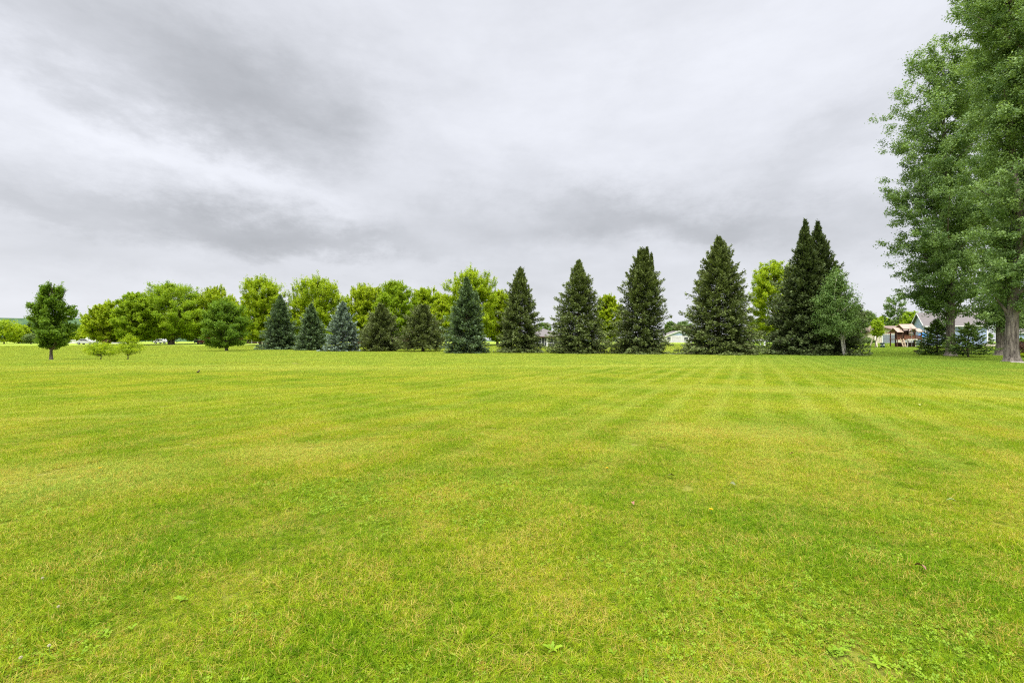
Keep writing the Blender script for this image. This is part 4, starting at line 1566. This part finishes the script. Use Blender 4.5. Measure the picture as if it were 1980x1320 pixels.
# ------------------------------------------------------------------ play set
CEDAR = plain('red_cedar', (0.165, 0.070, 0.040), 0.7, 0.2, 0.25, 8.0)
CEDAR_D = plain('dark_cedar', (0.085, 0.042, 0.028), 0.75, 0.2, 0.2, 8.0)
PINE = plain('pale_pine', (0.52, 0.40, 0.27), 0.7, 0.2, 0.15, 8.0)
ROOFW = plain('tan_roof_boards', (0.36, 0.27, 0.21), 0.75, 0.2, 0.15, 7.0)
D_ = 88.0
K = D_ / FPX
x, y, z = at(1758, D_)
ps = thing('playset', (x, y, z), 'wooden playset with three tan roofs, deck, ladder and swing beam', 'playset', None, R(-8))


def zz(py):
    return zpx(py, D_) - z


deck = zz(656)
o = MB()
for X in (-21, -12, 10, 21):
    for Y in (0.0, 1.9):
        MB().box((X * K, Y, zz(641) / 2), (0.15, 0.15, zz(641))).build('post', CEDAR_D, ps)
for X in (-11, 10.5):
    for Y in (0.05, 1.85):
        MB().box((X * K, Y, (zz(634) + deck) / 2 + 0.02), (0.13, 0.13, zz(634) - deck)).build('post', CEDAR_D, ps)
o = MB()
o.box((0, 0.95, deck), (44 * K, 2.15, 0.14))
o.build('deck', CEDAR, ps)
for X0, X1 in ((-21.5, -14.0), (-9.5, 9.0), (10.5, 21.5)):
    o = MB()
    n_ = int((X1 - X0) * K / 0.16)
    for i in range(n_):
        o.box(((X0 + (X1 - X0) * (i + 0.5) / n_) * K, -0.10, deck + 0.42), (0.13, 0.04, 0.70))
    o.box(((X0 + X1) / 2 * K, -0.14, deck + 0.78), ((X1 - X0) * K, 0.07, 0.09))
    o.build('railing', CEDAR, ps)
o = MB()
for X in (-5, 4):
    o.box((X * K, 1.9, deck + 0.95), (0.5, 0.05, 1.5))
o.box((0, 1.96, deck + 0.9), (20 * K, 0.05, 1.7))
o.build('back_wall', CEDAR_D, ps)


def play_roof(cx, w, e, r_):
    q = MB()
    sl = 1.25
    q.slab([(cx * K - w * K / 2, -0.35, e), (cx * K + w * K / 2, -0.35, e), (cx * K + w * K / 2, 0.95, r_), (cx * K - w * K / 2, 0.95, r_)], 0.07)
    q.slab([(cx * K + w * K / 2, 2.25, e), (cx * K - w * K / 2, 2.25, e), (cx * K - w * K / 2, 0.95, r_), (cx * K + w * K / 2, 0.95, r_)], 0.07)
    q.build('roof', ROOFW, ps)


play_roof(-0.5, 24, zz(635.5), zz(626))
play_roof(-17.0, 11, zz(642), zz(633))
play_roof(18.5, 11, zz(641.5), zz(634.5))
o = MB()
for s in (-16.5, -11.5):
    o.beam((s * K, -1.0, 0.0), (s * K, -0.18, deck + 0.15), 0.08, 0.12)
for i in range(5):
    t = (i + 0.7) / 5.4
    o.box((-14 * K, -1.0 + 0.82 * t, deck * t), (5 * K, 0.10, 0.13))
o.build('ladder', PINE, ps)
o = MB()
o.box((1 * K, -0.55, zz(656.5)), (17 * K, 0.45, 0.22))
o.beam((-6 * K, -0.5, 0), (-6 * K, -0.5, zz(657.5)), 0.09)
o.beam((8 * K, -0.5, 0), (8 * K, -0.5, zz(657.5)), 0.09)
o.build('bench', plain('pale_board', (0.66, 0.62, 0.52)), ps)
o = MB()
o.tube([(1.5 * K, -0.45, 0), (1.5 * K, -0.45, zz(633)), (1.5 * K, 0.05, zz(632.2))], [0.035] * 3, 8)
o.build('pole', STEEL, ps)
o = MB()
o.box((0, 1.0, 0.45), (38 * K, 0.06, 0.9))
o.build('lower_panel', CEDAR_D, ps)
o = MB()
o.beam((-21 * K, 0.5, zz(642.5)), (-58 * K, 0.5, zz(646)), 0.16)
o.build('swing_beam', CEDAR, ps)
o = MB()
o.beam((-58 * K, 0.5, zz(645.2)), (-59.5 * K, -0.6, 0), 0.17)
o.beam((-58 * K, 0.5, zz(645.2)), (-59.5 * K, 1.6, 0), 0.17)
o.build('swing_leg', plain('cream_post', (0.70, 0.60, 0.47)), ps)
for cx in (-47, -34.5):
    s = MB()
    for e in (-1.9, 1.9):
        s.tube([((cx + e) * K, 0.5, zz(643.8)), ((cx + e) * K, 0.5, 0.50)], [0.018, 0.018], 5)
    sw = s.build('swing_chain', STEEL, ps)
    if cx > -40:
        q = MB()
        q.box((cx * K, 0.5, 0.48), (4.2 * K, 0.2, 0.05))
        q.build('swing_seat', plain('yellow_plastic', (0.55, 0.50, 0.10)), sw)
# dark toy on the lawn under the swing beam
x, y, z0 = at(1706, 86)
toy = thing('play_seat', (x, y, z0), 'small dark two-tier play seat on the grass under the swing beam', 'play seat')
o = MB()
o.lathe((0, 0, 0), [(0.001, 0.06), (0.32, 0.06), (0.40, 0.14), (0.40, 0.34), (0.28, 0.40), (0.001, 0.40)], 16)
o.lathe((0, 0, 0), [(0.001, 0.60), (0.26, 0.60), (0.36, 0.70), (0.34, 0.92), (0.001, 0.92)], 16)
o.build('body', plain('dark_teal_plastic', (0.025, 0.05, 0.055), 0.4, 0.4), toy)
o = MB()
o.lathe((0, 0, 0), [(0.16, 0.40), (0.18, 0.5), (0.16, 0.60)], 12)
o.box((0, -0.36, 0.52), (0.24, 0.06, 0.16))
o.build('middle_band', WHITE, toy)

# blue umbrella by the blue house
x, y, z0 = at(1785, 90)
um = thing('patio_umbrella', (x, y, z0), 'blue patio umbrella in front of the blue house', 'umbrella')
tu = zpx(642.5, 90) - z0
eu = zpx(650, 90) - z0
o = MB()
n_ = 8
o.lathe((0, 0, 0), [(0.03, tu), (0.55, tu - (tu - eu) * 0.45), (0.95, eu + 0.05), (0.98, eu), (0.98, eu - 0.14), (0.95, eu - 0.12), (0.54, tu - (tu - eu) * 0.45 - 0.03), (0.03, tu - 0.04)], n_)
o.build('canopy', plain('blue_canvas', (0.06, 0.21, 0.46), 0.7, 0.2), um)
o = MB()
o.tube([(0, 0, 0), (0, 0, tu)], [0.03, 0.03], 8)
o.build('pole', STEEL, um)
x, y, z0 = at(1786, 88.8)
tb = thing('patio_table', (x, y, z0), 'pale round patio table under the blue umbrella', 'table')
o = MB()
o.lathe((0, 0, 0), [(0.001, 0.70), (0.55, 0.70), (0.56, 0.74), (0.001, 0.745)], 20)
o.build('table_top', plain('pale_lilac_metal', (0.5, 0.5, 0.55)), tb)
for a in range(4):
    o = MB()
    o.beam((0.42 * math.cos(a * PI / 2 + .7), 0.42 * math.sin(a * PI / 2 + .7), 0), (0.3 * math.cos(a * PI / 2 + .7), 0.3 * math.sin(a * PI / 2 + .7), 0.70), 0.05)
    o.build('leg', STEEL, tb)

# white posts and yard ornament
def post(label, px, d, top, w, name='post', cat='post'):
    x, y, z0 = at(px, d)
    hgt = zpx(top, d) - z0
    t = thing(name, (x, y, z0), label, cat)
    q = MB()
    q.box((0, 0, hgt / 2 - 0.05), (w, w, hgt))
    q.build('shaft', WHITE, t)
    q = MB()
    q.lathe((0, 0, hgt - 0.05), [(w * 0.78, 0), (w * 0.8, 0.05), (w * 0.3, 0.16), (0.001, 0.2)], 4)
    q.build('cap', WHITE, t)


post('slim white post between the two thick cottonwood trunks', 1947, 60, 641, 0.11)
post('slim white post under the bright yellow-green maple', 1470, 96, 651, 0.14)
x, y, z0 = at(1478.5, 96)
orn = thing('garden_ornament', (x, y, z0), 'small white pointed garden ornament under the bright yellow-green maple', 'ornament')
o = MB()
ht = zpx(650, 96) - z0
o.lathe((0, 0, 0), [(0.001, 0), (0.22, 0), (0.22, 0.08), (0.15, 0.14), (0.17, ht * 0.42), (0.09, ht * 0.5), (0.04, ht * 0.72), (0.03, ht * 0.95), (0.001, ht)], 12)
o.build('body', WHITE, orn, smooth=True)

# pale boulders between the cottonwoods
ROCK = plain('pale_rock', (0.52, 0.46, 0.38), 0.85, 0.2, 0.25, 4.0, bump=0.03)


def boulder(px, d, w, h_, seed, label, group='pale boulders before the blue house', mat=ROCK, name='boulder', cat='boulder', flat=False):
    rng = np.random.default_rng(seed)
    x, y, z0 = at(px, d)
    nu, nv = 14, 9
    V = []
    ph = rng.uniform(0, 6, 6)
    for j in range(nv):
        v = PI * j / (nv - 1)
        for i in range(nu):
            u = 2 * PI * i / nu
            r = 1 + 0.13 * math.sin(2 * u + ph[0] + v) + 0.10 * math.sin(3 * u + ph[1]) * math.sin(2 * v + ph[2]) + rng.normal(0, 0.03)
            V.append((w / 2 * r * math.sin(v) * math.cos(u), w * 0.36 * r * math.sin(v) * math.sin(u), h_ / 2 * r * math.cos(v) + h_ * 0.36))
    F = [[j * nu + i, j * nu + (i + 1) % nu, (j + 1) * nu + (i + 1) % nu, (j + 1) * nu + i] for j in range(nv - 1) for i in range(nu)]
    o = link(name, mesh_np(name, V, np.array(F), [mat], smooth=False), None, (x, y, z0), rng.uniform(0, 6))
    return tag(o, label, cat, group)


for k, (px, w, h_, lb) in enumerate([(1905, 0.9, 0.7, 'leftmost pale boulder, half behind the flat young spruce bough'), (1912, 0.7, 0.6, 'small pale boulder second from the left of its group'),
                                     (1917, 0.8, 0.5, 'low pale boulder in the middle of the boulder group'), (1923, 1.0, 0.85, 'largest pale boulder, touching the farther cottonwood trunk')]):
    boulder(px, 90, w, h_, 600 + k, lb)
EDGE = plain('grey_edging_stone', (0.33, 0.29, 0.25), 0.9, 0.15, 0.2, 5.0, bump=0.02)
for k, (px, d, w) in enumerate([(1962, 33.6, 0.55), (1972, 33.2, 0.55), (1983, 32.8, 0.6)]):
    boulder(px, d, w, 0.16, 620 + k, ['flat grey edging stone at the foot of the thickest cottonwood', 'flat grey edging stone in the middle of the short row of three',
                                      'flat grey edging stone cut off by the right edge of the photo'][k], 'flat edging stones by the cottonwood', EDGE, 'edging_stone', 'stone')

# ------------------------------------------------------------------ small things on the lawn
DANDELION = plain('dandelion_yellow', (0.80, 0.56, 0.02), 0.6, 0.2, 0.1, 80.0)
STEM = plain('green_stem', (0.16, 0.26, 0.05), 0.6, 0.3)


def gp(px, py):
    d = CAMH * FPX / (py - 660)
    x = (px - 990) / FPX * d
    return x, d, float(gz(x, d))


def dandelion(px, py, label):
    x, y, z0 = gp(px, py)
    t = thing('dandelion', (x, y, z0), label, 'flower', 'yellow dandelions in the lawn')
    s = MB()
    s.tube([(0, 0, 0), (0.004, 0, 0.03), (0.002, 0.003, 0.06)], [0.0022] * 3, 6)
    s.build('stem', STEM, t)
    rng = np.random.default_rng(int(px))
    q = MB()
    for k in range(46):
        a = k * 2.399
        r = 0.019 * math.sqrt((k + 1) / 46)
        c, s_ = math.cos(a), math.sin(a)
        w = 0.0028
        q.add([(0.3 * r * c - w * s_, 0.3 * r * s_ + w * c, 0.060), (0.3 * r * c + w * s_, 0.3 * r * s_ - w * c, 0.060), (r * c + w * s_, r * s_ - w * c, 0.070 - 0.25 * r), (r * c - w * s_, r * s_ + w * c, 0.070 - 0.25 * r)], [[0, 1, 2, 3]])
    q.build('flower_head', DANDELION, t)


dandelion(193, 914, 'yellow dandelion alone in the left half of the lawn')
dandelion(1375, 997, 'yellow dandelion in the right half, nearest the camera')
dandelion(1174, 914, 'yellow dandelion near the middle of the lawn')
dandelion(1130, 790, 'yellow dandelion farthest out, in the middle distance')


def fallen(px, py, label, L, col, seed, name='fallen_leaf'):
    rng = np.random.default_rng(seed)
    x, y, z0 = gp(px, py)
    m = plain('leaf_' + name + str(seed), col, 0.6, 0.3, 0.2, 40.0)
    n = 7
    V = []
    for i in range(n):
        t = i / (n - 1)
        w = L * 0.26 * math.sin(PI * min(1, t * 0.92 + 0.06)) ** 0.8
        cz = 0.02 * math.sin(PI * t) + 0.3 * L * (t - 0.5) ** 2
        for s in (-1, 0, 1):
            V.append((L * (t - 0.5), s * w, cz + abs(s) * w * 0.45))
    V = np.array(V)
    F = []
    for i in range(n - 1):
        for s in range(2):
            a = i * 3 + s
            F.append([a, a + 1, a + 4, a + 3])
    th = V.copy()
    th[:, 2] -= 0.0012
    allv = np.vstack([V, th])
    F = np.array(F)
    o = link(name, mesh_np(name, allv, np.vstack([F, F[:, ::-1] + len(V)]), [m], smooth=True), None, (x, y, z0 + 0.045), rng.uniform(0, 6))
    o.rotation_euler[0] = rng.normal(0, 0.35)
    return tag(o, label, 'leaf', 'fallen leaves on the lawn')


fallen(1298, 928, 'curled dry tan leaf with a dark edge in the middle right of the lawn', 0.075, (0.15, 0.095, 0.05), 1)
fallen(1224, 983, 'small pinkish dry leaf just left of the nearer right-hand dandelion', 0.06, (0.26, 0.12, 0.07), 2)
fallen(1532, 883, 'small orange-brown leaf in the right half of the lawn', 0.06, (0.34, 0.16, 0.07), 3)
fallen(1840, 978, 'pale green fallen leaf near the right edge', 0.075, (0.20, 0.27, 0.08), 4)
fallen(1779, 1110, 'brown and pink curled leaf in the lower right foreground', 0.075, (0.25, 0.13, 0.08), 5)
fallen(1353, 744, 'pale leaf lying on the far edge of the pale mown band', 0.12, (0.32, 0.36, 0.12), 6)
fallen(1780, 787, 'pale yellow leaf lying on the right side of the lawn', 0.12, (0.40, 0.42, 0.14), 7)
fallen(1417, 944, 'thin pale leaf standing in the grass right of the tan leaf', 0.07, (0.15, 0.17, 0.06), 8)

WEEDG = leaf_mat('weed_leaf', (0.14, 0.26, 0.01), (0.27, 0.39, 0.02), 0.3)


def weed(px, py, label, L, n, seed, up=0.7):
    L *= 0.5
    rng = np.random.default_rng(seed)
    x, y, z0 = gp(px, py)
    t = thing('broadleaf_weed', (x, y, z0), label, 'weed', 'broadleaf weeds in the lawn')
    for k in range(n):
        a = 2 * PI * k / n + rng.normal(0, 0.35)
        l = L * rng.uniform(0.65, 1.15)
        u = up * rng.uniform(0.6, 1.2)
        V, m = [], 8
        for i in range(m):
            s = i / (m - 1)
            w = l * 0.11 * (0.35 + math.sin(PI * min(1, s * 0.85 + 0.12))) * (1 - 0.75 * max(0, s - 0.75) / 0.25) * (1 + 0.25 * math.sin(s * 18))
            r = l * s * (1 - 0.25 * u)
            zc = l * u * (s - 0.55 * s * s) + 0.01
            for q in (-1, 0, 1):
                V.append((r * math.cos(a) - q * w * math.sin(a), r * math.sin(a) + q * w * math.cos(a), zc + abs(q) * w * 0.35))
        F = [[i * 3 + q, i * 3 + q + 1, i * 3 + q + 4, i * 3 + q + 3] for i in range(m - 1) for q in range(2)]
        link('leaf', mesh_np('leaf', V, np.array(F), [WEEDG], pattrs=dict(tint=np.full(len(V), rng.uniform(0.1, 0.9))), smooth=True), t)


weed(1068, 1262, 'broad-leaved weed with one tall upright leaf at the bottom centre of the lawn', 0.13, 6, 1, 1.0)
weed(1186, 1268, 'small weed with a pale upright leaf, right of the bottom centre weed', 0.08, 4, 2, 1.1)
weed(254, 1222, 'weed with a tall narrow pale leaf in the lower left foreground', 0.11, 4, 3, 1.2)
weed(204, 1232, 'leafy weed just left of the narrow pale weed', 0.10, 5, 4, 0.9)
weed(352, 1164, 'bright yellow-green weed in the left foreground', 0.11, 5, 5, 0.7)
weed(205, 1166, 'low dandelion-like weed among the left foreground clover', 0.14, 7, 6, 0.4)
weed(75, 1226, 'flat bright weed near the left edge of the foreground', 0.11, 6, 7, 0.4)
weed(1622, 1260, 'bushy bright weed in the lower right foreground', 0.11, 7, 8, 0.6)
weed(1700, 1288, 'low spreading weed near the bottom right', 0.11, 6, 9, 0.35)
weed(207, 930, 'pale leafy weed below the left dandelion', 0.14, 6, 10, 0.4)
weed(1318, 1090, 'bluish dark weed in the middle foreground', 0.11, 6, 11, 0.5)
weed(1780, 1135, 'upright light green weed below the brown and pink leaf', 0.10, 4, 12, 1.0)

WCLOV = plain('white_clover_bloom', (0.48, 0.44, 0.27), 0.7, 0.2, 0.1, 60.0)
for k, (px, py, lb) in enumerate([(82, 1133, 'white clover bloom highest up the left foreground'), (113, 1190, 'white clover bloom in the middle of the left foreground clover'),
                                  (95, 1268, 'white clover bloom low in the left foreground'), (40, 1292, 'white clover bloom nearest the bottom left corner')]):
    x, y, z0 = gp(px, py)
    t = thing('clover_bloom', (x, y, z0), lb, 'flower', 'white clover blooms in the lawn')
    q = MB()
    q.tube([(0, 0, 0), (0, 0.003, 0.05)], [0.0015, 0.0015], 5)
    q.build('stem', STEM, t)
    q = MB()
    for i in range(40):
        th_, ph_ = i * 2.399, math.acos(1 - 1.7 * (i + 0.5) / 40)
        dx_ = np.array([math.sin(ph_) * math.cos(th_), math.sin(ph_) * math.sin(th_), math.cos(ph_)])
        q.beam(np.array([0, 0, 0.055]) + dx_ * 0.002, np.array([0, 0, 0.055]) + dx_ * 0.0075, 0.0020)
    q.build('flower_head', WCLOV, t)

# small bird standing on the far lawn
x, y, z0 = gp(383, 722)
bird = thing('bird', (x, y, z0), 'small brown bird standing upright on the lawn left of centre', 'bird', None, R(20))
sec = [(-0.085, 0.060, 0.006), (-0.055, 0.068, 0.014), (-0.02, 0.085, 0.034), (0.015, 0.105, 0.042), (0.035, 0.130, 0.036), (0.045, 0.150, 0.026), (0.052, 0.170, 0.026), (0.062, 0.182, 0.020), (0.072, 0.184, 0.006), (0.088, 0.182, 0.002)]
pts = np.array([(a, 0, b) for a, b, c in sec])
v, f, _ = tube_np(pts, [c for *_, c in sec], 12)
BIRD = plain('brown_feathers', (0.10, 0.075, 0.05), 0.7, 0.2, 0.3, 60.0)
link('body', mesh_np('body', v, f, [BIRD], smooth=True), bird)
for s in (-1, 1):
    q = MB()
    q.tube([(0.0, s * 0.016, 0.07), (0.006, s * 0.016, 0.03), (0.0, s * 0.016, 0.0), (0.03, s * 0.018, 0.002)], [0.005, 0.0035, 0.003, 0.002], 6)
    q.build('leg', plain('bird_leg', (0.16, 0.10, 0.05)), bird)
    q = MB()
    q.add([(0.035, s * 0.040, 0.135), (-0.02, s * 0.046, 0.115), (-0.095, s * 0.010, 0.062), (-0.03, s * 0.036, 0.075), (0.02, s * 0.043, 0.09)], [[0, 1, 2, 3, 4]])
    q.build('wing', plain('dark_feathers', (0.05, 0.04, 0.032)), bird)

# ------------------------------------------------------------------ distant wooded ridge at the left
rng = np.random.default_rng(77)
xs_ = np.linspace(-3600, 900, 220)
V, F = [], []
prof_ = [(0.0, -6.0), (130, 28), (260, 55), (420, 72), (700, 78), (1000, 60)]
fall = 1.42 * (1 - 0.95 * sm((xs_ + 2100) / 1600))
bump_ = sum(np.sin(xs_ * f + p) * a for f, p, a in ((0.004, 1, 5), (0.011, 2, 3), (0.031, 4, 2.0), (0.07, 0, 1.4)))
for k, (dy_, hh) in enumerate(prof_):
    zrow = hh * fall + (bump_ + rng.normal(0, 1.1, len(xs_))) * (hh > 0) * np.clip(fall, 0.15, 1)
    V.append(np.stack([xs_, 1500 + dy_ + 0 * xs_, zrow + 1.0], 1))
V = np.vstack(V)
n_ = len(xs_)
F = np.array([[r * n_ + c, r * n_ + c + 1, (r + 1) * n_ + c + 1, (r + 1) * n_ + c] for r in range(len(prof_) - 1) for c in range(n_ - 1)])
m_, T = mat_new('far_woods')
co = T.node('ShaderNodeTexCoord').outputs['Object']
n_a = T.noise(co, 0.05, 5.0, 0.7)
n_b = T.noise(co, 0.006, 3.0, 0.5)
colr = T.mix(T.ramp(n_a, 0.35, 0.65), (0.035, 0.075, 0.035), (0.085, 0.14, 0.055))
colr = T.mix(T.ramp(n_b, 0.58, 0.66), colr, (0.16, 0.22, 0.08))
finish(T, colr, 0.9, 0.1, n_a, 6.0)
tag(link('hills', mesh_np('hills', V, F, [m_], smooth=True)), kind='structure')

# ------------------------------------------------------------------ thin humid air
HAZE = 0.0
if HAZE:
    hb = MB()
    hb.box((-400, 1300, 95), (7000, 2900, 210))
    m_, T = mat_new('haze')
    oo = T.node('ShaderNodeOutputMaterial')
    pv = T.node('ShaderNodeVolumePrincipled')
    pv.inputs['Density'].default_value = HAZE
    pv.inputs['Color'].default_value = (0.86, 0.90, 1.0, 1)
    pv.inputs['Anisotropy'].default_value = 0.2
    T.nt.links.new(pv.outputs[0], oo.inputs['Volume'])
    tag(hb.build('haze', m_), kind='stuff')
